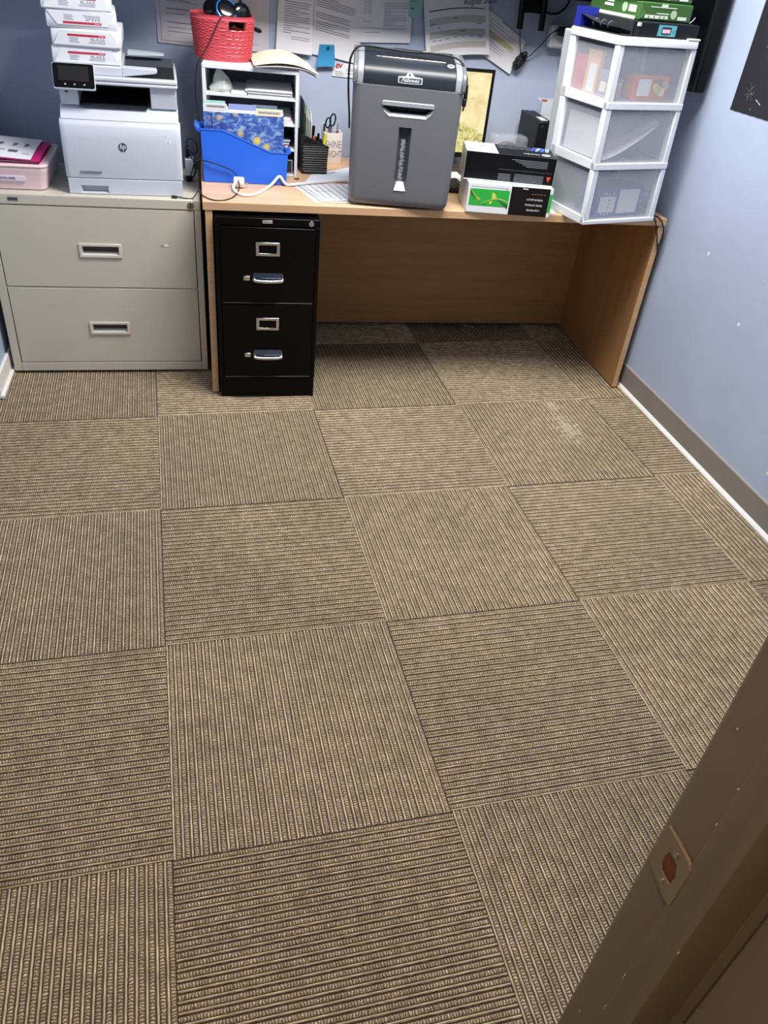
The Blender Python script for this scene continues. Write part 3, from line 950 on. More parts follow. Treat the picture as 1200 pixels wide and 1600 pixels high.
MB().prism([(.2247, .3825), (.245, .386), (.335, .3975), (.342, .4035), (.338, .4105), (.2247, .4112)], 'y', .046, .098).build('feeder_wing', pr_w, prt, bevel=.002)
MB().add([(.2247, .30, .3835), (.395, .30, .3835), (.395, .375, .404), (.2247, .375, .404), (.2247, .30, .3825), (.395, .30, .3825), (.395, .375, .4015), (.2247, .375, .4015)], [(0, 1, 2, 3), (7, 6, 5, 4), (0, 4, 5, 1), (1, 5, 6, 2), (2, 6, 7, 3), (3, 7, 4, 0)]).build('smoked_stop', mat('smoked_plastic', (70, 74, 82), .25), prt)
# second, upper flap of the feeder
MB().prism([(.236, .4116), (.300, .4130), (.362, .4165), (.368, .4185), (.350, .4205), (.236, .4245)], 'y', PD - .12, PD - .055).build('feeder_flap', pr_w, prt, bevel=.002)
# touch panel, tilted towards the user
ca, sa = math.cos(math.radians(20)), math.sin(math.radians(20))
def tp(x, s, n):        # s up along the panel, n out of it
    return (x, .014 + s * sa - n * ca, .340 + s * ca + n * sa)
P = MB()
P.loft([[tp(x, s, n) for x, s in rrect(-.001, .134, .0, .080, .006, 4)] for n in (-.012, .004)])
pp = P.build('touch_panel', pr_w, prt, bevel=.001)
P = MB()
P.loft([[tp(x, s, n) for x, s in rrect(.001, .132, .004, .0785, .006, 4)] for n in (.0, .0055)])
P.build('panel_glass', mat('panel_gloss', (12, 12, 14), 0.12, var=0.05), pp)
P = MB()
P.add([tp(.018, .026, .0058), tp(.115, .026, .0058), tp(.115, .070, .0058), tp(.018, .070, .0058)], [(0, 1, 2, 3)])
P.build('display', mat('panel_display', (38, 36, 36), 0.2), pp)
for x in (.034, .064, .096):
    P = MB()
    P.add([tp(x, .013, .0059), tp(x + .006, .013, .0059), tp(x + .006, .0165, .0059), tp(x, .0165, .0059)], [(0, 1, 2, 3)])
    P.build('touch_icon', mat('icon_grey', (190, 190, 190), 0.5), pp)
MB().box(.025, .041, .0530, .0605, .322, .331).build('usb_port', pr_w, prt)
MB().box(.028, .038, .0522, .0535, .324, .329).build('usb_slot', pr_b, prt)
# badge
bg = MB(); bg.cyl((.204, -.0012, .166), (.204, .003, .166), .0145, 28)
bgo = bg.build('logo_disc', mat('badge_grey', (74, 80, 90), 0.35, 0.3), prt)
text('logo_letters', 'hp', .0245, mat('badge_white', (226, 232, 240), 0.4), bgo, (.2035, -.0016, .1605), (1, 0, 0), (0, 0, 1), 'CENTER', .28, .9, .0003)
MB().box(.352, .373, .0002, .003, .186, .1945).build('energy_label', mat('label_white', (232, 236, 240), 0.5), prt)
text('energy_print', 'M1', .007, ink_soft, prt, (.3625, -.0004, .1880), (1, 0, 0), (0, 0, 1))
MB().box(.3535, .355, .0005, .002, .208, .2095).build('status_dot', pr_d, prt)

# reams of copy paper on the feeder
rw = mat('ream_wrap', (224, 227, 233), 0.45, var=0.03, bump=0.25, bscale=40)
rred = mat('ream_red', (186, 44, 66), 0.5, var=0.02)
RX0, RY0 = -0.482, 0.278
ream_lbl = ['lowest ream of white wrapped paper, resting on the printer', 'second ream of white wrapped paper from the printer up', 'third ream of white wrapped paper, its red bar low on the end', 'fourth ream of white wrapped paper, cut by the top of the picture', 'fifth ream of white wrapped paper, above the top of the picture']
RHT = .0515
RW_, RDp = .222, .283
for k in range(4):
    off = [(0.004, 0), (.010, -.004), (.002, -.010), (-.008, -.016), (-.004, -.012)][k]
    r = thing('paper_ream', ream_lbl[k], 'paper ream', (RX0 + off[0] + .0, RY0 + off[1] - .006, LH + .4118 + k * (RHT + .0006)), math.radians([3, 2, 5, 7, 4][k]), 'wrapped paper reams on the printer')
    b = MB()
    def ring(s):
        return rrect(s, RW_ - s, s, RDp - s, .004, 2)
    rings = []
    for z, s in ((0, .003), (.003, .0005), (RHT * .5, 0), (RHT - .003, .0005), (RHT, .003)):
        rings.append([(x, y, z) for x, y in ring(s)])
    b.loft(rings)
    wrap = b.build('wrapper', rw, r, smooth=True)
    # folded end flap, a trapezium of doubled paper with triangular tucks at the sides
    fl = MB()
    up = (k == 2)
    za, zb = (.004, RHT - .006) if not up else (.010, RHT - .002)
    if up:
        poly = [(.004, zb), (RW_ - .004, zb), (RW_ - .030, za), (.034, za)]
    else:
        poly = [(.006, za), (RW_ - .006, za), (RW_ - .030, zb), (.030, zb)]
    n_ = len(poly)
    fl.add([(x, -.0025, z) for x, z in poly] + [(x, .001, z) for x, z in poly], [tuple(range(n_))] + [(i, (i + 1) % n_, n_ + (i + 1) % n_, n_ + i) for i in range(n_)])
    fo = fl.build('end_flap', rw, wrap, smooth=False)
    zr = .030 if not up else .0135
    MB().box(.052, .172, -.0031, -.0026, zr, zr + .0065).build('red_bar', rred, fo)
    MB().box(.150, .168, -.0034, -.0030, zr + .0020, zr + .0040).build('bar_lettering', mat('pale_red_print', (232, 180, 188), 0.6), fo)
    pt = MB()
    rg = random.Random(k + 40)
    for q in range(4):
        zz = (zr - .005 - q * .0042) if not up else (zr + .0115 + q * .0042)
        pt.add([(.056, -.0032, zz), (.056 + rg.uniform(.022, .036), -.0032, zz), (.056 + .03, -.0032, zz + .0011), (.056, -.0032, zz + .0011)], [(0, 1, 2, 3)])
        if q:
            pt.add([(.128 - q * .004, -.0032, zz), (.170, -.0032, zz), (.170, -.0032, zz + .0011), (.128 - q * .004, -.0032, zz + .0011)], [(0, 1, 2, 3)])
        else:
            for x in (.124, .130, .144, .153, .163):
                pt.add([(x, -.0032, zz - .001), (x + .004, -.0032, zz - .001), (x + .004, -.0032, zz + .0022), (x, -.0032, zz + .0022)], [(0, 1, 2, 3)])
    pt.build('small_print', mat('ream_print', (132, 134, 142), 0.7), fo, fix=False)['kind'] = 'stuff'

# pink storage tray with a folder and papers on top
pk = mat('pink_plastic', (232, 208, 210), 0.38, var=0.02)
px = thing('pink_storage_box', 'pale pink plastic box labelled extra paper at the left of the cabinet', 'box', (-0.796, 0.228, LH))
def pring(z, s):
    return [(x, y, z) for x, y in rrect(s, .250 - s, s, .345 - s, .026, 6)]
b = MB()
b.loft([pring(.0, .016), pring(.004, .010), pring(.062, .002), pring(.070, .0), pring(.078, .0), pring(.080, .002)])
pb = b.build('tub', pk, px, smooth=True)
b = MB(); b.loft([pring(.0805, -.002), pring(.084, -.003), pring(.088, .001), pring(.0885, .012)])
b.build('lid', pk, px, smooth=True)
lb = MB().box(.085, .175, .0002, .004, .034, .050).build('label', mat('label_pale', (226, 214, 226), 0.6), px)
text('label_text', 'EXTRA PAPER', .0100, ink, px, (.089, -.0003, .0385), (1, 0, 0), (0, 0, 1), 'LEFT', 0, .85, .0002)
mg = mat('magenta_folder', (196, 24, 108), 0.5, var=0.04)
def flat_stack(name, label, cat, x, y, z, wd, dp, hh, a, m, droop=0.0, wave=.0, tilt=0.0):
    t = thing(name, label, cat, (x, y, z), a)
    MB().sheet(lambda u, v: (wd * u, dp * v, hh + tilt * (1 - v) + wave * math.sin(u * 3.0) * v - droop * (1 - v) ** 4), 12, 10, hh).build('sheet', m, t, smooth=True)
    return t
f1 = thing('folder', 'magenta pocket folder lying open on the pink box', 'folder', (-0.806 + .012, .236, LH + .0895), math.radians(-1))
MB().sheet(lambda u, v: (.225 * u, .012 + .29 * v, .0012), 4, 4, .001).build('back_cover', mg, f1)
MB().sheet(lambda u, v: (.215 * u, .018 + .27 * v, .0055 + .002 * (1 - u)), 6, 4, .0035).build('inner_papers', mat('inner_paper', (196, 190, 200), 0.8), f1)
MB().sheet(lambda u, v: (.226 * u, .006 + .29 * v, .010 + .012 * (1 - u) + .005 * math.sin(v * 3)), 10, 8, .0012).build('front_cover', mg, f1, smooth=True)
def top_fn(u, v, off=0.0):
    return (.197 * u, .012 + .276 * v, .0125 + .012 * (1 - u * .9) + .005 * math.sin(v * 3) + .006 * v * v + off)
f2 = thing('paper_sheet', 'white printed sheet lying on the magenta folder', 'paper', (-0.806 + .012, .236, LH + .0895), math.radians(-1))
MB().sheet(top_fn, 10, 10, .0006).build('sheet', paper, f2, smooth=True)
def tq(mb, u0, u1, v0, v1):
    mb.add([top_fn(u0, v0, .0006), top_fn(u1, v0, .0006), top_fn(u1, v1, .0006), top_fn(u0, v1, .0006)], [(0, 1, 2, 3)])
mb = MB()
for u in (.36, .60, .80):
    tq(mb, u - .04, u + .05, .62, .66); tq(mb, u - .01, u + .05, .57, .61); tq(mb, u - .03, u + .02, .52, .56)
tq(mb, .32, .50, .30, .33); tq(mb, .56, .72, .24, .34); tq(mb, .80, .94, .20, .22)
mb.build('printed_marks', mat('grey_marks', (92, 92, 104), 0.7), f2, fix=False)['kind'] = 'stuff'
# ================================================================ left end of the desk: sorter, basket, blue bin
sw = mat('sorter_white', (226, 228, 234), 0.45, var=0.02)
st = thing('paper_sorter', 'white open-front desktop shelf unit with three shelves behind the blue bin', 'shelf', (.013, .404, DZ), -.081)
SW, SD, SH = .355, .295, .373
MB().box(0, SW, 0, SD, SH - .014, SH).build('top', sw, st, bevel=.002)
for x0, x1 in ((0, .012), (SW - .012, SW)):
    MB().box(x0, x1, .0, SD, .0, SH - .0142).build('side', sw, st, bevel=.0015)
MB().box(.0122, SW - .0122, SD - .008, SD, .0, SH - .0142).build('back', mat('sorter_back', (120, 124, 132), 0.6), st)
for z in (.272, .184, .096, .003):
    MB().box(.0122, SW - .0122, .002, SD - .0082, z - .002, z + .006).build('shelf', sw, st, bevel=.001)
def on_sorter(name, label, cat, x, y, z, rz=0.0, group=None):
    p = Matrix.Translation((.013, .404, DZ)) @ Matrix.Rotation(-.081, 4, 'Z') @ Vector((x, y, z))
    return thing(name, label, cat, p, -.081 + rz, group)
# shelf contents
s1 = on_sorter('paper_stack', 'stack of white paper on the right of the top shelf', 'paper', .166, .004, .2785)
for k in range(7):
    MB().sheet(lambda u, v, k=k: (.165 * u - .001 * k * (k % 3), .004 * (k % 3) + .24 * v, .0028 * (k + 1)), 2, 2, .0024).build('sheet', paper, s1)
s2 = on_sorter('paper_stack', 'thin stack of white paper in the middle of the top shelf', 'paper', .104, .003, .2785)
for k in range(3):
    MB().sheet(lambda u, v, k=k: (.058 * u, .003 * k + .24 * v, .0028 * (k + 1)), 2, 2, .0024).build('sheet', paper, s2)
# a clear bag with odds and ends
bagm = mat_clear('thin_bag_film', (214, 222, 214), .72, .3)
bg = on_sorter('plastic_bag', 'crumpled clear plastic bag standing on the left of the top shelf', 'bag', .023, .020, .2785)
rg = random.Random(11)
b = MB()
rings = []
for k, (z, wx, wy, cx) in enumerate(((.0, .040, .035, .044), (.012, .044, .038, .044), (.028, .036, .030, .046), (.045, .027, .022, .044), (.058, .018, .014, .040), (.070, .009, .006, .037), (.074, .004, .003, .036))):
    rings.append([(cx + wx * math.cos(2 * PI * i / 14) * (1 + rg.uniform(-.12, .12)), .04 + wy * math.sin(2 * PI * i / 14) * (1 + rg.uniform(-.15, .15)), z + (rg.uniform(-.002, .002) if k else 0)) for i in range(14)])
b.loft(rings).build('film', bagm, bg, smooth=False)
MB().box(.014, .070, .020, .055, .001, .010).build('bag_contents', mat('bag_cream', (214, 206, 178), 0.8, var=0.2, vscale=40), bg, bevel=.003)
s3 = on_sorter('paper_stack', 'pinkish paper stack on the second shelf', 'paper', .240, .010, .1905)
for k in range(3):
    MB().sheet(lambda u, v, k=k: (.095 * u - .004 * k, .006 * k + .22 * v, .006 * (k + 1)), 2, 2, .005).build('sheet', [paper, mat('pinkish_paper', (214, 196, 206), .8), paper][k], s3)
for k, (c, hh, lb) in enumerate((((168, 30, 44), .012, 'red book at the bottom of the third shelf'), ((34, 84, 124), .009, 'blue book in the middle of the third shelf'), ((52, 66, 92), .009, 'dark blue book on top of the third shelf'))):
    z0 = .1024 + (0, .0125, .0222)[k]
    bk = on_sorter('book', lb, 'book', .205 + .004 * k, .012 + .004 * k, z0, 0, 'books on the sorter shelf')
    MB().box(0, .115, 0, .20, 0, hh).build('cover', mat('book_cover_%d' % k, c, .5), bk, bevel=.001)
    MB().box(.002, .113, -.0006, .004, .0022, hh - .0022).build('pages', paper, bk)
dbx = on_sorter('drawer_box', 'small dark mesh tray at the bottom of the sorter', 'tray', .232, .012, .0095)
MB().frame(0, .105, 0, .052, .004, .101, .004, .048, 0, .004).build('front_rim', mat('tray_rim', (150, 152, 158), .4), dbx)
MB().box(.003, .102, .004, .18, .001, .049).build('body', mat('tray_dark', (44, 46, 52), .5, var=.3, vscale=60), dbx)

# red woven-pattern basket on the sorter
rd = mat('coral_plastic', (200, 76, 86), 0.38, var=0.03)
bk = thing('woven_basket', 'coral red woven-pattern plastic basket on top of the white sorter', 'basket', (.098, .556, DZ + SH + .0005), math.radians(-3))
NA, NZ = 96, 34
HB = .146
def bpt(i, k, inner=False):
    a = 2 * PI * i / NA
    t = k / NZ
    rx = .101 + .0145 * t; ry = .082 + .010 * t
    ca_, sa_ = math.cos(a), math.sin(a)
    # rounded-oval plan
    e = 0.78
    x = rx * math.copysign(abs(ca_) ** e, ca_); y = ry * math.copysign(abs(sa_) ** e, sa_)
    s = 1.0
    if not inner and .05 < t < .92:
        row = int((t - .05) / .87 * 24)
        fz = ((t - .05) / .87 * 24) % 1.0
        s += .05 * math.sin(PI * fz) * (0.35 + 0.65 * abs(math.sin(a * 12 + (PI / 2 if row % 2 else 0))))
    if inner:
        s = .965
    if not inner and k == NZ:
        s = 1.02
    return (x * s, y * s, HB * t)
b = MB()
NZ2 = 72
NZ = NZ2
idx = {}
for k in range(NZ + 1):
    for i in range(NA):
        idx[(0, i, k)] = len(b.v); b.v.append(bpt(i, k))
for k in range(0, NZ + 1, 8):
    for i in range(NA):
        idx[(1, i, k)] = len(b.v); b.v.append(bpt(i, k, True))
slot = lambda i, k: (.70 * NZ <= k < .88 * NZ) and (i % NA) in range(int(NA * .773), int(NA * .866))
for k in range(NZ):
    for i in range(NA):
        if slot(i, k):
            continue
        j = (i + 1) % NA
        b.f.append((idx[(0, i, k)], idx[(0, j, k)], idx[(0, j, k + 1)], idx[(0, i, k + 1)]))
for k in range(0, NZ, 8):
    for i in range(NA):
        if .66 * NZ <= k < .88 * NZ and (i % NA) in range(int(NA * .773), int(NA * .866)):
            continue
        j = (i + 1) % NA
        b.f.append((idx[(1, j, k)], idx[(1, i, k)], idx[(1, i, k + 8)], idx[(1, j, k + 8)]))
for i in range(NA):
    j = (i + 1) % NA
    b.f.append((idx[(0, i, NZ)], idx[(0, j, NZ)], idx[(1, j, NZ)], idx[(1, i, NZ)]))
b.f.append(tuple(idx[(0, i, 0)] for i in range(NA - 1, -1, -1)))
b.f.append(tuple(idx[(1, i, 0)] for i in range(NA)))
b.build('shell', rd, bk, smooth=True, fix=False)
# headset lying in the basket
gl = mat('glossy_black', (14, 15, 18), 0.16, var=0.05)
hs = thing('headset', 'black headset with a blue ring on its ear cup in the red basket', 'headphones', (.098, .556, DZ + SH + .008), 0)
def cup(name, c, nrm, r, d, parent):
    nrm = Vector(nrm).normalized(); c = Vector(c)
    a = nrm.cross(Vector((0, 0, 1))).normalized(); bb2 = nrm.cross(a)
    rings = []
    for t, s in ((-d, .8), (-d * .9, .95), (-d * .4, 1.0), (0, .97), (d * .35, .80), (d * .5, .5), (d * .52, .1)):
        rings.append([c + nrm * t + (a * math.cos(2 * PI * q / 28) + bb2 * math.sin(2 * PI * q / 28)) * (r * s) for q in range(28)])
    return MB().loft(rings).build(name, gl, parent, smooth=True)
c1 = cup('ear_cup', (.012, -.022, .148), (.2, -.72, .52), .047, .034, hs)
n1 = Vector((.2, -.72, .52)).normalized(); ctr = Vector((.012, -.022, .148)) + n1 * .0095
a_ = n1.cross(Vector((0, 0, 1))).normalized(); b_ = n1.cross(a_)
MB().tube([ctr + (a_ * math.cos(2 * PI * q / 24) + b_ * math.sin(2 * PI * q / 24)) * .036 for q in range(25)], .0042, 8, 1).build('blue_ring', mat('blue_ring', (24, 96, 190), .25, .4), c1, smooth=True)
cup('ear_cup', (.072, -.010, .138), (.5, -.75, .1), .042, .022, hs)
cup('ear_cup', (-.038, .010, .156), (-.3, -.6, .5), .036, .022, hs)
MB().tube([(-.04, .02, .15), (-.03, .04, .20), (.02, .05, .225), (.06, .03, .20), (.075, .01, .14)], .006, 8).build('headband', gl, hs, smooth=True)
MB().box(-.055, .05, -.05, .05, .0, .09).build('cushion', mat('dark_foam', (22, 22, 24), .9), hs, bevel=.02, seg=3)
tag(MB().tube([(.110, .470, 1.272), (.097, .461, 1.278), (.082, .454, 1.262), (.058, .456, 1.215), (.030, .456, 1.165), (.006, .452, 1.132), (-.006, .452, 1.10), (-.012, .45, 1.03), (-.008, .44, .96), (-.004, .43, .92), (-.006, .42, .80), (-.010, .42, .762)], .0021, 6).build('headset_cable', cord_black, smooth=True),
    'thin black cable hanging out of the red basket down beside the sorter', 'cable')

# curled folders lying over the right of the sorter
man = mat('manila', (248, 234, 204), 0.7, var=0.03)
def curled(name, label, cat, x0, x1, y0, y1, zb, arch, droop, m, a=0.0, th=.0012, notch=False):
    t = thing(name, label, cat, (0, 0, 0))
    def fn(u, v):
        x = x0 + (x1 - x0) * u + a * (1 - v)
        z = zb + arch * math.sin(PI * min(1, u * 1.05)) * (.7 + .6 * v) - droop * max(0, u - .66) ** 2 / .1156
        return (x, y0 + (y1 - y0) * v, z)
    mb = MB()
    mb.sheet(fn, 20, 6, th)
    mb.build('sheet', m, t, smooth=True)
    return t, fn
t, fn = curled('folder', 'lower white folder drooping over the right edge of the sorter', 'folder', .205, .432, .372, .63, DZ + SH + .0040, .004, .020, paper, 0, .0016)
t, fn = curled('folder', 'middle white folder fanned out below the manila folder', 'folder', .205, .440, .366, .62, DZ + SH + .006, .009, .018, mat('folder_greyish', (206, 204, 206), .8), 0, .0014)
t, fn = curled('folder', 'arched manila folder on top of the papers on the sorter', 'folder', .200, .428, .368, .63, DZ + SH + .010, .020, .010, man, 0, .0012)
tabm = MB(); q0, q1 = fn(1.0, .0), fn(1.0, .45)
tabm.add([q0, (q0[0] + .012, q0[1] - .002, q0[2] - .006), (q1[0] + .006, q1[1], q1[2] - .002), q1], [(0, 1, 2, 3)])
tabm.build('tab', man, t)

# ---- blue magazine bin with file folders
bl_m = mat('royal_blue_plastic', (36, 104, 226), 0.42, var=0.03)
BWd, BDp, HL, HR = .318, .118, .181, .114
bn = thing('book_bin', 'royal blue plastic book bin with a sloping front on the desk', 'bin', (-.001, .252, DZ), math.radians(-.5))
def bin_prof(ins):
    return [(ins + .006, .001), (BWd - ins - .006, .001), (BWd - ins, HR - .004), (BWd - ins, HR), (BWd * .79, HR + .002), (BWd * .76, HR + .006), (BWd * .27, HL - .002), (BWd * .235, HL + .001), (ins, HL + .001)]
MB().prism(bin_prof(0), 'y', .0, .003).build('front_wall', bl_m, bn, bevel=.001)
MB().prism(bin_prof(0), 'y', BDp - .003, BDp).build('rear_wall', bl_m, bn, bevel=.001)
MB().add([(.006, .003, .001), (.006, BDp - .003, .001), (.0, BDp - .003, HL + .001), (.0, .003, HL + .001), (.009, .003, .001), (.009, BDp - .003, .001), (.003, BDp - .003, HL + .001), (.003, .003, HL + .001)],
         [(0, 1, 2, 3), (4, 7, 6, 5), (0, 4, 5, 1), (1, 5, 6, 2), (2, 6, 7, 3), (3, 7, 4, 0)]).build('end_wall', bl_m, bn)
MB().add([(BWd - .009, .003, .001), (BWd - .009, BDp - .003, .001), (BWd - .003, BDp - .003, HR), (BWd - .003, .003, HR), (BWd - .006, .003, .001), (BWd - .006, BDp - .003, .001), (BWd, BDp - .003, HR), (BWd, .003, HR)],
         [(0, 1, 2, 3), (4, 7, 6, 5), (0, 4, 5, 1), (1, 5, 6, 2), (2, 6, 7, 3), (3, 7, 4, 0)]).build('end_wall', bl_m, bn)
MB().box(.009, BWd - .009, .003, BDp - .003, .001, .004).build('bottom', bl_m, bn)
MB().prism([(-.020, HL + .014), (-.003, HL + .004), (.0, HL - .010), (-.004, HL - .014), (-.018, HL - .001), (-.022, HL + .008)], 'y', .012, BDp - .012).build('end_grip', bl_m, bn, bevel=.002)
MB().prism([(BWd + .014, HR + .008), (BWd + .002, HR + .002), (BWd, HR - .006), (BWd + .004, HR - .008), (BWd + .014, HR - .002)], 'y', .02, BDp - .02).build('end_grip', bl_m, bn, bevel=.002)
rim = MB()
for y in (.0, BDp):
    rim.tube([(x, y, z + .0005) for x, z in bin_prof(0)[2:]], .0024, 6, 1)
rim.build('rim', bl_m, bn, smooth=True)

# cover art: plain blue and yellow brushwork, no picture of anything
def brush_mat():
    m, nt, b = nodes_of('blue_brushwork')
    L = nt.links
    b.inputs['Roughness'].default_value = .45
    tc = nt.nodes.new('ShaderNodeTexCoord')
    mp = nt.nodes.new('ShaderNodeMapping')
    mp.inputs['Scale'].default_value = (22, 1, 40)
    L.new(tc.outputs['Object'], mp.inputs[0])
    n = nt.nodes.new('ShaderNodeTexNoise')
    n.inputs['Scale'].default_value = 1.3; n.inputs['Detail'].default_value = 5; n.inputs['Distortion'].default_value = 1.6
    L.new(mp.outputs[0], n.inputs['Vector'])
    r = nt.nodes.new('ShaderNodeValToRGB')
    e = r.color_ramp.elements
    e[0].position = .30; e[0].color = lin((48, 62, 136))
    e[1].position = .78; e[1].color = lin((196, 208, 214))
    for p, c in ((.45, (58, 84, 164)), (.56, (92, 128, 190)), (.66, (140, 166, 196))):
        q = e.new(p); q.color = lin(c)
    L.new(n.outputs['Fac'], r.inputs[0])
    v = nt.nodes.new('ShaderNodeTexVoronoi')
    v.inputs['Scale'].default_value = 17.0
    L.new(tc.outputs['Object'], v.inputs['Vector'])
    mr = nt.nodes.new('ShaderNodeMapRange')
    mr.interpolation_type = 'SMOOTHSTEP'
    for i, q in enumerate((.12, .34, 1.0, 0.0)):
        mr.inputs[i + 1].default_value = q
    L.new(v.outputs['Distance'], mr.inputs[0])
    mx = nt.nodes.new('ShaderNodeMix'); mx.data_type = 'RGBA'
    L.new(mr.outputs[0], mx.inputs[0]); L.new(r.outputs[0], mx.inputs[6]); mx.inputs[7].default_value = lin((214, 196, 92))
    L.new(mx.outputs[2], b.inputs['Base Color'])
    return m
def folder(name, label, y, x0, x1, zt, tab, m, tabm, txt=False):
    t = thing(name, label, 'folder', (.0, y, DZ + .0055), math.radians(-.5), 'file folders in the blue bin')
    MB().sheet(lambda u, v: (x0 + (x1 - x0) * u, .012 * v, zt * v), 6, 8, .0016, (0, 1, 0)).build('cover', m, t, smooth=True)
    MB().sheet(lambda u, v: (x0 + .003 + (x1 - x0 - .006) * u, .0025 + .012 * v, .003 + (zt - .008) * v), 4, 4, .0035, (0, 1, 0)).build('papers', paper, t)
    tb = MB().prism([(tab[0], zt - .004), (tab[1], zt - .004), (tab[1] - .004, zt + .017), (tab[0] + .004, zt + .017)], 'y', .011, .0125).build('tab', tabm, t, bevel=.0004)
    if txt:
        MB().box(tab[0] + .010, tab[1] - .008, .0110, .0116, zt + .002, zt + .0125).build('tab_label', paper, tb)
        rr = MB()
        for k in range(7):
            x = tab[0] + .016 + k * (tab[1] - tab[0] - .03) / 7
            rr.box(x, x + (tab[1] - tab[0]) / 12, .0106, .0111, zt + .006, zt + .009)
        rr.build('tab_lettering', ink_soft, tb)['kind'] = 'stuff'
    return t
cream = mat('cream_tab', (236, 222, 178), .7)
art = brush_mat()
folder('file_folder', 'front file folder with blue and yellow brushwork and a cream tab', .262, .012, .302, .233, (.196, .296), art, cream, True)
tf = folder('file_folder', 'second file folder in the bin with a white tab at its left', .276, .012, .300, .241, (.012, .100), paper, paper, True)
folder('file_folder', 'file folder with a lavender tab in the middle of the bin', .290, .012, .302, .241, (.100, .205), mat('lavender', (150, 160, 214), .7), mat('lavender', (150, 160, 214), .7))
folder('file_folder', 'file folder with a mint green tab at the left rear of the bin', .304, .012, .302, .246, (.010, .095), mat('mint', (172, 218, 204), .7), mat('mint', (172, 218, 204), .7))
folder('file_folder', 'rear file folder with a grey-blue labelled tab', .318, .013, .303, .238, (.190, .285), mat('greyblue', (112, 126, 158), .7), mat('greyblue', (112, 126, 158), .7), True)
tag(MB().tube([(.040, .2600, .993), (.0405, .259, .97), (.041, .257, .945), (.046, .2545, .928)], .0016, 6).build('elastic_band', cord_black, smooth=True), 'thin black elastic cord over the front file folder', 'cord')
# ================================================================ desk: organiser, pencil cup, papers, cords
wk = mat('black_wicker', (20, 20, 21), .45, var=.2, vscale=60)
og = thing('desk_organizer', 'black woven magazine holder with a sloping rim beside the white sorter', 'organizer', (.393, .434, DZ), math.radians(4))
OW, OD = .104, .13
def oprof(z):       # rim height at x
    return z
for nm, y in (('front_panel', 0.0), ('rear_panel', OD - .004)):
    MB().prism([(.003, .001), (OW - .003, .001), (OW + .002, .098), (OW + .006, .101), (OW + .002, .106), (-.002, .150), (-.002, .144)], 'y', y, y + .004).build(nm, wk, og, bevel=.001)
MB().box(.0, .004, .004, OD - .004, .001, .146).build('side_panel', wk, og)
MB().box(OW - .004, OW, .004, OD - .004, .001, .102).build('side_panel', wk, og)
MB().box(.003, OW - .003, .003, OD - .003, .001, .004).build('base', wk, og)
ws = mat('wicker_strand', (32, 32, 34), .4)
for r_ in range(15):
    z = .012 + r_ * .0084
    zmax_x = OW if z < .10 else OW * (1 - (z - .10) / .046)
    if zmax_x < .015:
        continue
    sm = MB()
    n_ = 16
    sm.tube([(.002 + (zmax_x - .004) * i / n_, -.0012 - .0012 * math.sin(i * PI + (PI if r_ % 2 else 0) + PI / 2), z) for i in range(n_ + 1)], .0022, 5, 1)
    sm.build('strand', ws if r_ % 3 == 0 else wk, og, smooth=True)
def upright(name, label, cat, x, y, w, dpt, zt, m, lean=0.0, grp=None):
    t = thing(name, label, cat, (x, y, DZ + .005), math.radians(4), grp)
    MB().sheet(lambda u, v: (lean * v + (w * .10) * v, dpt * u, zt * v - (.03 * u * v)), 4, 4, .002, (1, 0, 0)).build('sheet', m, t)
    return t
for k, (x, zt, m, lb) in enumerate(((.3995, .262, mat('dark_green_card', (46, 62, 50), .5), 'dark green divider at the back left of the black holder'),
                                   (.4065, .250, mat_clear('clear_sleeve', (196, 214, 206), .6, .2), 'clear plastic sleeve standing in the black holder'),
                                   (.413, .243, mat('soft_green', (150, 176, 152), .4), 'soft green folder standing in the black holder'),
                                   (.419, .236, mat_clear('clear_sleeve_2', (206, 216, 222), .6, .2), 'second clear sleeve standing in the black holder'),
                                   (.426, .232, mat('cream_card', (226, 220, 208), .6), 'cream folder nearest the pens in the black holder'))):
    t = thing('standing_folder', lb, 'folder', (x, .444, DZ + .005), math.radians(4), 'folders in the black holder')
    MB().prism([(.0, .0), (.105, .0), (.105, zt), (.03, zt - .008), (.0, zt - .045)], 'x', 0, .003).build('sheet', m, t)
def pen(name, label, p0, p1, r, m, tipm=None, cat='pen', cap=.78):
    p0 = Vector(p0); p1 = Vector(p1)
    t = thing(name, label, cat, p0)
    d = p1 - p0
    MB().cyl((0, 0, 0), d * cap, r, 12).build('barrel', m, t, bevel=.0006)
    MB().cyl(d * cap, d, r * 1.06, 12, r * .8).build('cap', tipm or m, t, bevel=.0008)
pen('marker', 'orange marker in the black holder', (.440, .470, DZ + .006), (.442, .462, DZ + .139), .0055, mat('orange_pl', (228, 92, 40), .35))
pen('highlighter', 'yellow highlighter leaning out of the black holder', (.466, .452, DZ + .006), (.487, .446, DZ + .152), .0062, mat('yellow_pl', (226, 226, 44), .35), mat('yellow_pl', (226, 226, 44), .35), 'highlighter')
pen('marker', 'grey marker lying against the yellow highlighter', (.452, .50, DZ + .006), (.462, .48, DZ + .146), .006, mat('grey_pl', (138, 142, 150), .35), black_pl)
pen('marker', 'black marker at the back of the black holder', (.432, .535, DZ + .006), (.447, .52, DZ + .165), .0075, black_pl)

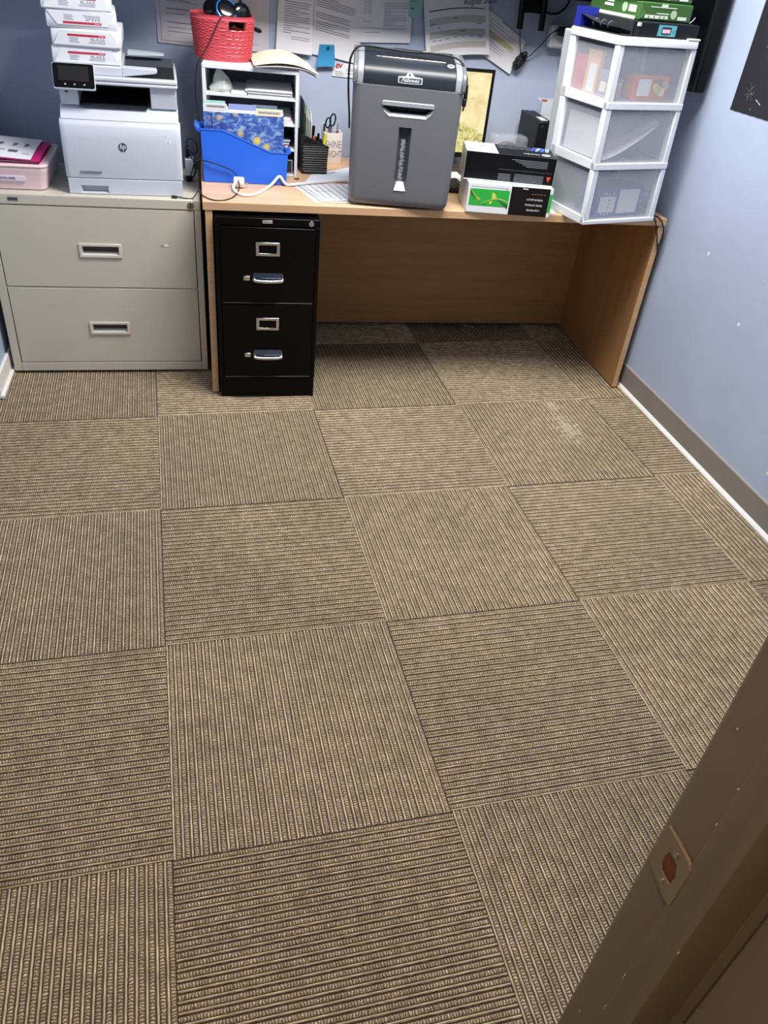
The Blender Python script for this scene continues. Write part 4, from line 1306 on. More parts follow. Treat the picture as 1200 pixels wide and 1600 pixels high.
# pencil cup with lettering
cupm = mat('cream_ceramic', (236, 228, 224), .35, var=.02)
cp = thing('pencil_cup', 'square cream pencil cup lettered SHINE BRIGHT on the desk', 'cup', (.507, .622, DZ), math.radians(3))
CW, CH = .078, .121
c = MB()
def cring(z, s):
    return [(x, y, z) for x, y in rrect(s, CW - s, s, CW - s, .005, 3)]
c.loft([cring(0, .002), cring(.003, 0), cring(CH, 0), cring(CH, .005), cring(.008, .005)])
c.build('vessel', cupm, cp, smooth=True)
cl = mat('cup_lettering', (112, 104, 100), .6)
text('lettering', 'SHINE', .040, cl, cp, (CW / 2, -.0006, .064), (1, 0, 0), (0, 0, 1), 'CENTER', 0, .62, -.0002)
text('lettering', 'BRIGHT', .040, cl, cp, (CW / 2, -.0006, .026), (1, 0, 0), (0, 0, 1), 'CENTER', 0, .55, -.0002)
sc = thing('scissors', 'black-handled scissors standing in the pencil cup', 'scissors', (.507, .622, DZ + .0085), math.radians(3))
for cx, cz, rx, rz_ in ((.018, .146, .010, .019), (.036, .158, .011, .023)):
    MB().tube([(cx + rx * math.cos(a) + (cz - .14 + rz_ * math.sin(a)) * .12, .030, cz + rz_ * math.sin(a)) for a in [2 * PI * k / 20 for k in range(21)]], .0032, 8, 1).build('handle_loop', black_pl, sc, smooth=True)
MB().prism([(.020, .0), (.030, .0), (.036, .135), (.020, .130)], 'y', .027, .033).build('blades', mat('steel', (170, 172, 176), .3, .9), sc)
for k, (x, y, dx, zt, m, tm, lb) in enumerate(((.016, .05, -.016, .152, black_pl, paper, 'black pen with a white end in the pencil cup'), (.012, .03, -.010, .150, mat('grey_pl', (138, 142, 150), .35), black_pl, 'grey pen leaning left in the pencil cup'),
                                          (.050, .045, .004, .148, mat('lilac_pl', (176, 176, 206), .35), paper, 'lilac pen in the pencil cup'), (.058, .035, .008, .154, mat('plum_pl', (92, 40, 70), .35), mat('grey_pl', (138, 142, 150), .35), 'plum pen with a grey end in the pencil cup'),
                                          (.064, .055, .006, .142, black_pl, paper, 'short black pen at the right of the pencil cup'), (.040, .055, .0, .136, paper, paper, 'white pencil in the pencil cup'), (.068, .03, .007, .130, paper, paper, 'white marker at the right rim of the pencil cup'))):
    a = math.radians(3)
    P0 = Vector((.507 + x * .9 * math.cos(a), .622 + y, DZ + .0095)); P1 = P0 + Vector((dx, .004, zt - .0095))
    pen('pen', lb, P0, P1, .0038, m, tm)

# loose papers on the desktop
def desk_sheet(name, label, pts4, z, m=paper, rows=None, im=ink_soft, lw=.004):
    """four corners on the desk, counter-clockwise from the front left"""
    t = thing(name, label, 'paper', (0, 0, z))
    A, B_, C_, D_ = [Vector((p[0], p[1], 0)) for p in pts4]
    fn = lambda u, v, o=0.0: (A * (1 - u) * (1 - v) + B_ * u * (1 - v) + C_ * u * v + D_ * (1 - u) * v) + Vector((0, 0, .0006 + o + .0015 * math.sin(u * 2.5) * (1 - v)))
    MB().sheet(fn, 6, 6, .0005).build('sheet', m, t, smooth=True)
    if rows:
        mb = MB()
        for u0, u1, v, hh in rows:
            mb.add([fn(u0, v - hh / 2, .0004), fn(u1, v - hh / 2, .0004), fn(u1, v + hh / 2, .0004), fn(u0, v + hh / 2, .0004)], [(0, 1, 2, 3)])
        mb.build('printed_text', im, t, fix=False)['kind'] = 'stuff'
    return t
blue_ink = mat('bluish_ink', (120, 136, 168), .7)
lines = [(.05, .95, .08 + k * .07, .014) for k in range(13)]
desk_sheet('paper_form', 'lower printed form sticking out left of the shredder', ((.398, .040), (.60, .046), (.575, .285), (.330, .290)), DZ + .0002, paper, lines, ink_soft)
desk_sheet('paper_form', 'upper printed form left of the shredder', ((.418, .050), (.64, .075), (.60, .30), (.352, .292)), DZ + .0032, paper, [(.05 + .11 * k, .065 + .11 * k, .5, .9) for k in range(8)] + [(.03, .97, .5, .012)], blue_ink)
desk_sheet('paper_sheet', 'blue-lettered sheet lying in front of the pencil cup', ((.392, .315), (.60, .33), (.615, .58), (.43, .425)), DZ + .0002, mat('bluish_paper', (218, 226, 238), .8), [(.35, .60, .80, .05)], mat('deep_blue_ink', (52, 62, 110), .7))
# scatter by the sorter foot: a bent clip
tag(MB().tube([(.352, .345, DZ + .002), (.362, .350, DZ + .003), (.372, .346, DZ + .004), (.364, .340, DZ + .003), (.358, .335, DZ + .002)], .0022, 6).build('binder_clip', mat('bronze', (104, 78, 52), .4, .6), smooth=True), 'small bronze clip on the desk at the foot of the sorter', 'clip')

# white extension cord with its round plug
ec = thing('white_extension_cord', 'thick white extension cord with a round plug on the desk by the blue bin', 'cord')
MB().tube([(.116, .192, DZ + .018), (.108, .150, DZ + .010), (.117, .110, DZ + .005), (.140, .080, DZ + .005), (.180, .092, DZ + .005), (.222, .160, DZ + .005), (.255, .222, DZ + .010), (.280, .246, DZ + .030), (.291, .246, DZ + .031), (.300, .243, DZ + .018), (.315, .240, DZ + .006), (.345, .240, DZ + .0085), (.40, .260, DZ + .0112), (.47, .29, DZ + .0112), (.56, .322, DZ + .0105)], .0052, 8).build('cord', cord_white, ec, smooth=True)
pg = MB(); pg.cyl((.112, .196, DZ + .0195), (.150, .190, DZ + .020), .019, 18)
pg = pg.build('plug', cord_white, ec, bevel=.005, seg=3)
for s in (-1, 1):
    MB().box(.1505, .164, .190 + s * .006 - .001, .190 + s * .006 + .001, DZ + .014, DZ + .020).build('prong', chrome, pg)
# thin black cord over the cabinet and desk
k_ = thing('black_charger_cord', 'thin black cord looping over the file cabinet and the desk corner', 'cord')
MB().tube([(-.098, .205, LH + .0055), (-.070, .200, LH + .004), (-.040, .204, LH + .004), (-.015, .150, LH + .050), (-.004, .060, DZ + .004), (.030, .014, DZ + .0026), (.070, .016, DZ + .0026), (.104, .060, DZ + .0026), (.128, .130, DZ + .012), (.126, .190, DZ + .034), (.112, .238, DZ + .045), (.078, .240, DZ + .060), (.030, .240, DZ + .074), (-.010, .26, DZ + .074), (-.030, .34, DZ + .04), (-.045, .42, LH + .03), (-.056, .48, LH + .004)], .0021, 6).build('cord', cord_black, k_, smooth=True)
MB().cyl((-.117, .206, LH + .006), (-.097, .205, LH + .0055), .0055, 8).build('connector', cord_black, k_, bevel=.0008)
# adapter by the printer's side with its looping lead
wa = thing('wall_adapter', 'white power adapter with black plugs beside the printer', 'adapter', (-.066, .44, LH), 0)
MB().box(.001, .034, .0, .05, .022, .085).build('body', white_pl, wa, bevel=.004)
MB().box(.002, .026, .004, .046, .0, .0215).build('lower_plug', black_pl, wa, bevel=.003)
MB().box(.004, .018, .01, .04, .0855, .125).build('upper_plug', black_pl, wa, bevel=.004)
MB().tube([(.012, .02, .125), (.012, .015, .150), (.028, .012, .158), (.048, .012, .140), (.050, .012, .112), (.036, .010, .104), (.018, .010, .118), (.022, .008, .095), (.040, -.002, .070), (.040, -.004, .040), (.026, .0, .014)], .0026, 6).build('lead', cord_black, wa, smooth=True)
# ================================================================ paper shredder
sg = mat('shredder_grey', (104, 105, 110), .38, var=.02, bump=.05, bscale=400)
sdk = mat('shredder_dark', (30, 36, 44), .40, var=.03)
ssil = mat('shredder_silver', (188, 194, 202), .3, .55, var=.02)
sbl = mat('shredder_black', (18, 18, 20), .5)
sh = thing('paper_shredder', 'grey and black paper shredder standing on the desk with its cord over the top', 'shredder', (.508, .019, DZ), -.17)
HW, HD = .380, .245
# bin: rounded corners, slightly narrower at the foot
def sring(z, sx, sy, r=.028):
    return [(x, y, z) for x, y in rrect(sx, HW - sx, sy, HD - sy, r, 6)]
nx_ = 7
b = MB()
# front wall carries two recesses, so the bin is built as panel + shell
R_ = .028
FX0, FX1 = R_, HW - R_
def inset(z):
    return .006 * max(0, (.40 - z)) / .40 + (.014 * (1 - z / .035) ** 2 if z < .035 else 0)
zs = [.010, .014, .020, .028, .036, .10, .20, .30, .399]
rings = []
for z in zs:
    s = inset(z)
    full = rrect(s, HW - s, s, HD - s, R_, 6)
    # drop the straight front edge: start after the front-left corner, end before the front-right one
    arc = full[6:] + []          # from right-front arc end round the back
    pts_ = full[0:28]
    # order: front-right arc .. back-right .. back-left .. front-left
    rings.append([(x, y, z) for x, y in pts_])
o_ = len(b.v)
n_ = len(rings[0])
for r in rings:
    b.v += r
for k in range(len(rings) - 1):
    for i in range(n_ - 1):
        a = o_ + k * n_ + i
        b.f.append((a, a + 1, a + n_ + 1, a + n_))
b.f.append(tuple(o_ + i for i in range(n_ - 1, -1, -1)))
b.f.append(tuple(o_ + (len(rings) - 1) * n_ + i for i in range(n_)))
b.build('bin_shell', sg, sh, smooth=True, fix=True)
# front panel with openings for the pull and the window
hx0, hx1, hz0, hz1 = .102, .283, .309, .357
wx0, wx1, wz0, wz1 = .168, .213, .066, .277
xs_ = [FX0 - .002, hx0, wx0, wx1, hx1, FX1 + .002]
zz_ = [.010, .014, .020, .028, .036, wz0, .17, wz1, hz0, hz1, .399]
f = MB()
for z in zz_:
    for x in xs_:
        f.v.append((x, inset(z), z))
for j in range(len(zz_) - 1):
    for i in range(len(xs_) - 1):
        za, zb = zz_[j], zz_[j + 1]
        xa, xb = xs_[i], xs_[i + 1]
        if (xa >= hx0 and xb <= hx1 and za >= hz0 and zb <= hz1) or (xa >= wx0 and xb <= wx1 and za >= wz0 and zb <= wz1):
            continue
        a = j * len(xs_) + i
        f.f.append((a, a + 1, a + len(xs_) + 1, a + len(xs_)))
fp = f.build('front_panel', sg, sh, smooth=True, fix=False)
# corner fillets around the pull so that it reads as a rounded trapezium
pull = MB()
yo = inset(.33)
out = [(hx0, hz1), (hx1, hz1), (hx1, hz1 - .018), (hx1 - .008, hz0 + .014), (hx1 - .024, hz0), (hx0 + .026, hz0), (hx0 + .009, hz0 + .014), (hx0, hz1 - .018)]
pull.add([(hx0, yo, hz0), *[(x, yo, z) for x, z in (out[7], out[6], out[5])]], [(0, 3, 2, 1)])
pull.add([(hx1, yo, hz0), *[(x, yo, z) for x, z in (out[4], out[3], out[2])]], [(0, 3, 2, 1)])
pull.build('pull_corner', sg, fp, fix=False)
inn = [(hx0 + .006, hz1 - .016), (hx1 - .006, hz1 - .016), (hx1 - .006, hz1 - .022), (hx1 - .016, hz0 + .020), (hx1 - .028, hz0 + .011), (hx0 + .032, hz0 + .011), (hx0 + .018, hz0 + .020), (hx0 + .006, hz1 - .022)]
lip = MB()
lip.add([(x, yo - .0008, z) for x, z in out] + [(x, yo + .012, z) for x, z in inn], [(i, (i + 1) % 8, 8 + (i + 1) % 8, 8 + i) for i in range(8)])
MB().prism([(hx0 + .004, hz1 - .001), (hx0, hz1 - .005), (hx0, hz1 - .016), (hx1, hz1 - .016), (hx1, hz1 - .005), (hx1 - .004, hz1 - .001)], 'y', yo - .003, yo + .011).build('pull_bar', ssil, fp, bevel=.0015)
lp = lip.build('pull_lip', ssil, fp, fix=True)
cav = MB()
cav.add([(x, yo + .012, z) for x, z in inn] + [(x, yo + .040, z + (.006 if z < .33 else 0)) for x, z in inn], [(i, (i + 1) % 8, 8 + (i + 1) % 8, 8 + i) for i in range(8)] + [tuple(range(8, 16))])
cav.build('pull_recess', mat('pull_inside', (44, 46, 50), .4), fp, fix=True)
# window slot with shreds showing
yw = inset(.17)
win = MB()
o4 = [(wx0, wz0), (wx1, wz0), (wx1, wz1), (wx0, wz1)]
i4 = [(wx0 + .010, wz0 + .028), (wx1 - .010, wz0 + .028), (wx1 - .010, wz1 - .006), (wx0 + .010, wz1 - .006)]
win.add([(x, yw + (.0 if True else 0), z) for x, z in o4] + [(x, yw + .016, z) for x, z in i4], [(0, 1, 5, 4), (1, 2, 6, 5), (2, 3, 7, 6), (3, 0, 4, 7)])
win.build('window_recess', mat('window_grey', (70, 72, 80), .35), fp, fix=True)
ch_ = MB(); ch_.add([(wx0 + .001, yw - .0006, wz0), (wx1 - .001, yw - .0006, wz0), (wx1 - .0105, yw + .0155, wz0 + .029), (wx0 + .0105, yw + .0155, wz0 + .029)], [(0, 1, 2, 3)])
ch_.build('window_chute', mat('chute_white', (226, 230, 236), .35), fp, fix=False)
wg = MB().box(wx0 + .009, wx1 - .009, yw + .0165, yw + .018, wz0 + .026, wz1 - .005)
wg.build('window_pane', mat('window_smoke', (58, 60, 68), .2), fp)
rg = random.Random(21)
sd = MB()
zc = wz0 + .031
while zc < wz1 - .042:
    for q in range(3):
        x = wx0 + .0115 + rg.uniform(0, .006); L_ = rg.uniform(.010, .016); a = rg.uniform(-.8, .8); t_ = rg.uniform(.0012, .0026)
        dx, dz = math.cos(a) * L_, math.sin(a) * L_
        x1_ = min(x + dx, wx1 - .0105)
        y_ = yw + .0155 - rg.uniform(0, .002)
        z_ = zc + rg.uniform(-.003, .003)
        sd.add([(x, y_, z_), (x1_, y_, z_ + dz * .6), (x1_, y_ - .0006, z_ + dz * .6 + t_), (x, y_ - .0006, z_ + t_)], [(0, 1, 2, 3)])
    zc += .0034
sdo = sd.build('paper_shreds', mat('shreds', (226, 228, 232), .8), fp, fix=False)
sdo['kind'] = 'stuff'
for x in (.05, HW - .05):
    for y in (.045, HD - .045):
        MB().cyl((x, y, 0.0), (x, y, .0105), .014, 14).build('foot', mat('foot_grey', (90, 92, 96), .5), sh, bevel=.001)
# head: dark curved hood between two silver cheeks
hood = [(-.0005, .4015), (-.0005, .430), (.005, .446), (.018, .458), (.040, .467), (.055, .469), (.075, .476), (.150, .486), (.215, .490), (HD - .006, .484), (HD, .470), (HD, .4015)]
MB().prism(hood, 'x', .034, HW - .034).build('hood', sdk, sh, bevel=.002)
for x0, x1, m, ss in ((.012, .0338, ssil, .001), (HW - .0338, HW - .012, ssil, .001), (-.002, .0118, sg, -.002), (HW - .0118, HW + .002, sg, -.002)):
    MB().prism([(y + (ss if y < .1 else 0), z + (ss * .5 if z > .41 else 0)) for y, z in hood], 'x', x0, x1).build('cheek', m, sh, bevel=.003)
MB().box(-.001, HW + .001, .0005, HD, .3992, .4014).build('seam_line', mat('seam_pale', (150, 154, 160), .4), sh)
# feed slot on top, bright front lip
MB().prism([(.082, .4755), (.100, .4785), (.100, .4812), (.082, .4782)], 'x', .075, HW - .075).build('feed_slot', sbl, sh)
MB().prism([(.076, .4745), (.083, .4757), (.083, .4790), (.076, .4776)], 'x', .072, HW - .068).build('feed_lip', chrome, sh, bevel=.001)
pbm = MB(); pbm.cyl((HW - .052, .052, .4675), (HW - .052, .0508, .4715), .013, 24)
pbo = pbm.build('power_button', mat('button_silver', (206, 208, 212), .3, .3), sh, bevel=.001)
MB().tube([(HW - .052 + .006 * math.cos(a), .051 + .006 * math.sin(a), .4722) for a in [2.2 + 4.9 * q / 14 for q in range(15)]], .0010, 6, 1).build('power_symbol', sbl, pbo, smooth=True)
MB().box(.240, .290, .180, .205, .4885, .4905).build('top_label', mat('label_white', (232, 236, 240), 0.5), sh)
MB().box(.140, .185, .205, .217, .4895, .4915).build('top_print', ink, sh)
# badge on the hood
bx, bz = .190, .424
bdg = MB().prism([(.150, bz - .0105), (.168, bz - .012), (.212, bz - .012), (.232, bz - .0105), (.232, bz + .008), (.205, bz + .0105), (.196, bz + .019), (.188, bz + .023), (.180, bz + .019), (.176, bz + .0105), (.150, bz + .008)], 'y', -.0025, .001).build('badge', mat('badge_white2', (228, 230, 236), .35), sh, bevel=.0005)
MB().prism([(.153, bz - .008), (.168, bz - .0093), (.212, bz - .0093), (.229, bz - .008), (.229, bz + .0058), (.153, bz + .0058)], 'y', -.0029, -.0024).build('badge_field', mat('badge_dark', (74, 78, 86), .4), bdg)
MB().cyl((.188, -.0032, bz + .0155), (.188, -.0024, bz + .0155), .0034, 14).build('badge_emblem', mat('badge_dark', (74, 78, 86), .4), bdg)
text('badge_lettering', 'Fellowes', .0175, mat('badge_white2', (228, 230, 236), .35), bdg, (.191, -.0033, bz - .0062), (1, 0, 0), (0, 0, 1), 'CENTER', .25, .95, .0002)
# cord: from the right cheek, over the top, down the left side
cd = MB().tube([(HW + .0052, .060, .388), (HW + .010, .055, .415), (HW + .006, .060, .445), (HW - .012, .07, .480), (HW - .045, .08, .4955), (HW - .12, .10, .4975), (.20, .115, .4935), (.12, .12, .4955), (.055, .118, .499), (.012, .115, .494), (-.012, .11, .462), (-.0165, .11, .40), (-.012, .12, .33), (-.006, .16, .27), (-.004, .22, .22)], .0036, 8)
cd.build('cord', cord_black, sh, smooth=True)
pg = MB()
pg.cyl((HW + .012, .058, .372), (HW + .011, .052, .420), .0075, 12, .0055)
pg.build('cord_plug', cord_black, sh, bevel=.001)
MB().box(HW + .003, HW + .017, .046, .072, .352, .376).build('plug_body', cord_black, sh, bevel=.003)
MB().cyl((HW + .008, .05, .338), (HW + .010, .05, .353), .003, 8).build('plug_prong', cord_black, sh)
# ================================================================ monitor, keyboard, computer
mo = thing('computer_monitor', 'black-framed computer monitor showing a sandy yellow wallpaper behind the shredder', 'monitor', (.655, .50, DZ), 0)
MW, MZ0, MZ1 = .515, .080, .412
MB().frame(0, MW, MZ0, MZ1, .012, MW - .012, MZ0 + .020, MZ1 - .012, 0, .012).build('bezel', black_pl, mo, bevel=.0015)
MB().box(.004, MW - .004, .0122, .045, MZ0 + .004, MZ1 - .004).build('back_shell', black_pl, mo, bevel=.006)
def wallpaper():
    m, nt, b = nodes_of('screen_wallpaper')
    L = nt.links
    tc = nt.nodes.new('ShaderNodeTexCoord')
    sp = nt.nodes.new('ShaderNodeSeparateXYZ'); L.new(tc.outputs['Object'], sp.inputs[0])
    n = nt.nodes.new('ShaderNodeTexNoise'); n.inputs['Scale'].default_value = 16; n.inputs['Detail'].default_value = 5; n.inputs['Distortion'].default_value = .6
    L.new(tc.outputs['Object'], n.inputs['Vector'])
    r = nt.nodes.new('ShaderNodeValToRGB'); e = r.color_ramp.elements
    e[0].position = .32; e[0].color = lin((226, 204, 146)); e[1].position = .62; e[1].color = lin((246, 232, 180))
    L.new(n.outputs['Fac'], r.inputs[0])
    n2 = nt.nodes.new('ShaderNodeTexNoise'); n2.inputs['Scale'].default_value = 42; n2.inputs['Detail'].default_value = 6; n2.inputs['Distortion'].default_value = 1.5
    L.new(tc.outputs['Object'], n2.inputs['Vector'])
    r2 = nt.nodes.new('ShaderNodeValToRGB'); e = r2.color_ramp.elements
    e[0].position = .34; e[0].color = lin((118, 112, 62)); e[1].position = .62; e[1].color = lin((226, 218, 152))
    q = e.new(.48); q.color = lin((196, 188, 112))
    L.new(n2.outputs['Fac'], r2.inputs[0])
    # ragged rising edge between sand and grass
    ma = nt.nodes.new('ShaderNodeMath'); ma.operation = 'MULTIPLY_ADD'; ma.inputs[1].default_value = .45
    L.new(sp.outputs[0], ma.inputs[0]); L.new(sp.outputs[2], ma.inputs[2])
    mb_ = nt.nodes.new('ShaderNodeMath'); mb_.operation = 'MULTIPLY_ADD'; mb_.inputs[1].default_value = .05
    L.new(n.outputs['Fac'], mb_.inputs[0]); L.new(ma.outputs[0], mb_.inputs[2])
    mr = nt.nodes.new('ShaderNodeMapRange'); mr.interpolation_type = 'SMOOTHSTEP'
    for i, v in enumerate((.412, .432, 1.0, 0.0)):
        mr.inputs[i + 1].default_value = v
    L.new(mb_.outputs[0], mr.inputs[0])
    mx = nt.nodes.new('ShaderNodeMix'); mx.data_type = 'RGBA'
    L.new(mr.outputs[0], mx.inputs[0]); L.new(r.outputs[0], mx.inputs[6]); L.new(r2.outputs[0], mx.inputs[7])
    b.inputs['Base Color'].default_value = (.01, .01, .01, 1)
    b.inputs['Roughness'].default_value = .35
    L.new(mx.outputs[2], b.inputs['Emission Color'])
    b.inputs['Emission Strength'].default_value = 1.1
    return m
scr_ = MB().box(.012, MW - .012, .004, .0119, MZ0 + .020, MZ1 - .012).build('screen', wallpaper(), mo)
gm = mat('screen_white_bar', (250, 246, 226), .5)
MB().box(MW - .062, MW - .040, .0032, .0039, MZ1 - .035, MZ1 - .0335).build('screen_caption', gm, scr_)
MB().box(MW / 2 - .035, MW / 2 + .035, .045, .075, .012, MZ0 + .16).build('stand_neck', mat('stand_dark', (52, 54, 60), .45), mo, bevel=.004)
MB().box(MW / 2 - .11, MW / 2 + .11, -.03, .16, .0005, .012).build('stand_base', mat('stand_dark', (52, 54, 60), .45), mo, bevel=.004)
kb = thing('keyboard', 'black keyboard between the shredder and the toner boxes', 'keyboard', (.660, .232, DZ), math.radians(2))
MB().prism([(0, .001), (.150, .001), (.150, .020), (0, .012)], 'x', 0, .385).build('tray', black_pl, kb, bevel=.003)
kme = MB().loft([[(x, y, z) for x, y in rrect(s, .0165 - s, s, .0165 - s, .002, 1)] for z, s in ((0, 0), (.006, .0022))]).mesh('key', mat('key_dark', (40, 42, 46), .45))
for r_ in range(6):
    for c_ in range(19):
        kx = bpy.data.objects.new('key', kme)
        COL.objects.link(kx)
        kx.parent = kb
        y = .010 + r_ * .0225
        kx.location = (.012 + c_ * .0192, y, .0130 + y * .0533)
nt_ = thing('note_pad', 'small white note sheet lying behind the keyboard', 'paper', (.930, .396, DZ), 0)
MB().sheet(lambda u, v: (.13 * u, .085 * v, .022 + .004 * v), 4, 4, .021).build('pad', paper, nt_, smooth=False)

pc = thing('desktop_computer', 'black upright mini computer with a small white sticker on top beside the drawer tower', 'computer', (1.376, .457, DZ), -.051)
MB().box(0, .062, .006, .257, .003, .243).build('case', mat('pc_black', (20, 22, 27), .5, var=.06, spec=.3), pc, bevel=.002)
fpn = MB().box(.001, .061, .0, .0055, .004, .242).build('front_panel', mat('pc_front', (18, 19, 23), .35), pc, bevel=.002)
MB().cyl((.018, -.001, .226), (.018, .001, .226), .004, 12).build('power_button', mat('btn', (60, 62, 66), .4), fpn)
for z in (.150, .165):
    MB().box(.034, .046, -.0008, .001, z, z + .006).build('usb_port', mat('port', (58, 40, 44), .4), fpn)
MB().box(.020, .048, .030, .110, .2431, .2436).build('sticker', mat('sticker_white', (222, 226, 220), .6), pc)
for y in (.03, .23):
    MB().box(.005, .057, y - .01, y + .01, 0, .0032).build('foot', black_pl, pc)
wb = thing('open_carton', 'small white carton with a red inside flap against the back wall', 'box', (1.452, .640, DZ), math.radians(-3))
cw = mat('carton_white', (214, 222, 232), .6)
MB().box(0, .078, 0, .003, .001, .290).build('front_side', cw, wb)
MB().box(0, .078, .067, .070, .001, .295).build('rear_side', cw, wb)
MB().box(0, .003, .0032, .0668, .001, .290).build('left_side', cw, wb)
MB().box(.075, .078, .0032, .0668, .001, .286).build('right_side', cw, wb)
MB().box(.0032, .0748, .0032, .0668, .001, .004).build('bottom', cw, wb)
MB().box(.004, .030, .030, .033, .05, .296).build('red_flap', mat('flap_red', (204, 96, 104), .6), wb)
MB().box(.012, .070, .012, .028, .05, .286).build('black_insert', black_pl, wb)
# clear blister pack with a reel inside
cpk = mat_clear('clear_blister', (214, 222, 232), .2, .08)
bp_ = thing('blister_pack', 'clear plastic blister pack with a dark disc behind the toner boxes', 'package', (1.150, .338, DZ), math.radians(2))
def bring(y, s):
    return [(x, y, z) for x, z in rrect(s, .150 - s, .0005, .205 - s, .018, 5)]
MB().loft([bring(0, .006), bring(.006, .0), bring(.050, .0), bring(.056, .006)]).build('shell', cpk, bp_, smooth=True)
MB().cyl((.075, .012, .115), (.075, .044, .115), .062, 28).build('disc', mat('reel_brown', (74, 58, 54), .4), bp_, bevel=.003)

# ================================================================ toner cartons
gb = thing('toner_carton', 'white and green toner carton with a black panel, lower of the two', 'box', (.960, -.004, DZ), -.131)
GW, GD, GH = .323, .190, .1035
gwm = mat('toner_white', (228, 232, 234), .4, var=.01)
ggm = mat('toner_green', (42, 172, 62), .4, var=.02)
gbm = mat('toner_black', (18, 15, 14), .4, var=.02, spec=.25)
MB().box(0, GW, 0, GD, .0005, GH).build('carton', gwm, gb, bevel=.001)
def pane(nm, x0, x1, z0, z1, m, par, y=-.0006, t=.0006):
    return MB().box(x0, x1, y, y + t, z0, z1).build(nm, m, par)
pane('green_panel', .008, .158, .026, .086, ggm, gb)
pane('black_panel', .163, .311, .001, GH - .0005, gbm, gb)
pane('green_edge', .3115, GW - .0002, .018, .085, ggm, gb)
MB().box(GW, GW + .0006, .004, GD - .004, .018, .085).build('green_side', ggm, gb)
# swoosh and seedling on the green panel
sw_ = MB()
N = 18
top_ = [(.010 + .146 * i / N, .078 - .050 * math.sin(PI * min(1, i / N * 1.25)) + .012 * (i / N)) for i in range(N + 1)]
def ribbon(f0, f1, n=20):
    mb = MB()
    for i in range(n):
        a, b_ = i / n, (i + 1) / n
        mb.add([(f0(a)[0], -.0009, f0(a)[1]), (f0(b_)[0], -.0009, f0(b_)[1]), (f1(b_)[0], -.0009, f1(b_)[1]), (f1(a)[0], -.0009, f1(a)[1])], [(0, 1, 2, 3)])
    return mb
X = lambda t: .009 + .148 * t
ribbon(lambda t: (X(t * .45), .083 - .055 * math.sin(t * 1.57)), lambda t: (X(t * .45), .070 - .038 * math.sin(t * 1.57) - .002)).build('leaf_swoosh', mat('swoosh_dark', (58, 92, 52), .45), gb, fix=False)
ribbon(lambda t: (X(t * .30), .086 - .034 * math.sin(t * 1.57)), lambda t: (X(t * .20), .083 - .044 * t)).build('leaf_swoosh', mat('swoosh_lime', (164, 190, 70), .45), gb, fix=False)
ribbon(lambda t: (X(.3 + t * .7), .034 + .022 * math.sin(t * 2.6)), lambda t: (X(.3 + t * .7), .0325 + .020 * math.sin(t * 2.6))).build('stem_line', mat('stem_lime', (190, 206, 96), .45), gb, fix=False)
ribbon(lambda t: (X(.72 + t * .28), .052 - .016 * t), lambda t: (X(.72 + t * .28), .050 - .030 * t)).build('leaf_swoosh', mat('swoosh_dark', (58, 92, 52), .45), gb, fix=False)
def leaf(cx, cz, L_, wd, a, nm='leaf'):
    pts_ = []
    for k in range(14):
        t = k / 14 * 2 * PI
        x = math.cos(t) * L_ / 2; z = math.sin(t) * wd / 2 * (1 - .35 * math.cos(t))
        pts_.append((cx + x * math.cos(a) - z * math.sin(a), -.0012, cz + x * math.sin(a) + z * math.cos(a)))
    MB().add(pts_, [tuple(range(14))]).build(nm, mat('leaf_lime', (206, 216, 92), .45), gb, fix=False)
leaf(.0995, .064, .026, .016, 1.9); leaf(.091, .040, .015, .008, .9)
MB().box(.010, .150, -.0004, .0003, .0925, .0935).build('flap_line', ink_soft, gb)
MB().box(.140, .150, -.0006, .0003, .0895, .0915).build('red_mark', mat('mark_pink', (214, 150, 160), .6), gb)
wt = mat('print_white', (206, 204, 198), .6)
for k, (s_, z) in enumerate((('PREMIUM QUALITY', .064), ('TONER CARTRIDGE', .0445), ('LASER PRINTER', .026))):
    text('printed_line', s_, .0092, wt, gb, (.2560, -.0010, z), (-1, 0, 0), (0, 0, -1), 'CENTER', 0, .8, .0001)
for k in range(5):
    MB().box(.243 + k * .0115, .248 + k * .0115, -.0010, -.0005, .0795, .0815).build('gold_mark', mat('gold_print', (196, 132, 76), .5), gb)
MB().box(.205, .225, -.003, .0005, .0955, .0985).build('tuck_tab', wt, gb)

bb_ = thing('toner_carton', 'long black toner carton with a white top corner, upper of the two', 'box', (.950, .047, DZ + GH + .001), -.205)
TW, TD, TH = .336, .168, .098
tb_ = mat('toner_carton_black', (5, 5, 7), .4, var=.02, spec=.25)
MB().box(0, TW, 0, TD, .0, TH).build('carton', tb_, bb_, bevel=.0012)
MB().box(-.0006, .0, .0, TD, .001, TH - .0005).build('white_end', gwm, bb_)
MB().box(.001, .118, .001, TD - .001, TH, TH + .0006).build('white_top', gwm, bb_)
MB().box(.001, TW - .001, -.0005, .0, .0006, .0045).build('white_bottom_edge', gwm, bb_)
fg = mat('fine_print_grey', (104, 108, 114), .6)
def rows_front(x0, x1, z0, n, st, hh, par, nm='fine_print', m=fg, sh_=0):
    mb = MB()
    for k in range(n):
        mb.add([(x0 + sh_ * k, -.0007, z0 - k * st), (x1, -.0007, z0 - k * st), (x1, -.0007, z0 - k * st + hh), (x0 + sh_ * k, -.0007, z0 - k * st + hh)], [(0, 1, 2, 3)])
    mb.build(nm, m, par, fix=False)['kind'] = 'stuff'
rows_front(.170, .305, .082, 5, .0052, .0026, bb_, sh_=.014)
rows_front(.126, .328, .046, 1, .01, .001, bb_)
rows_front(.128, .175, .029, 5, .0050, .0024, bb_)
rows_front(.188, .298, .032, 6, .0048, .0024, bb_)
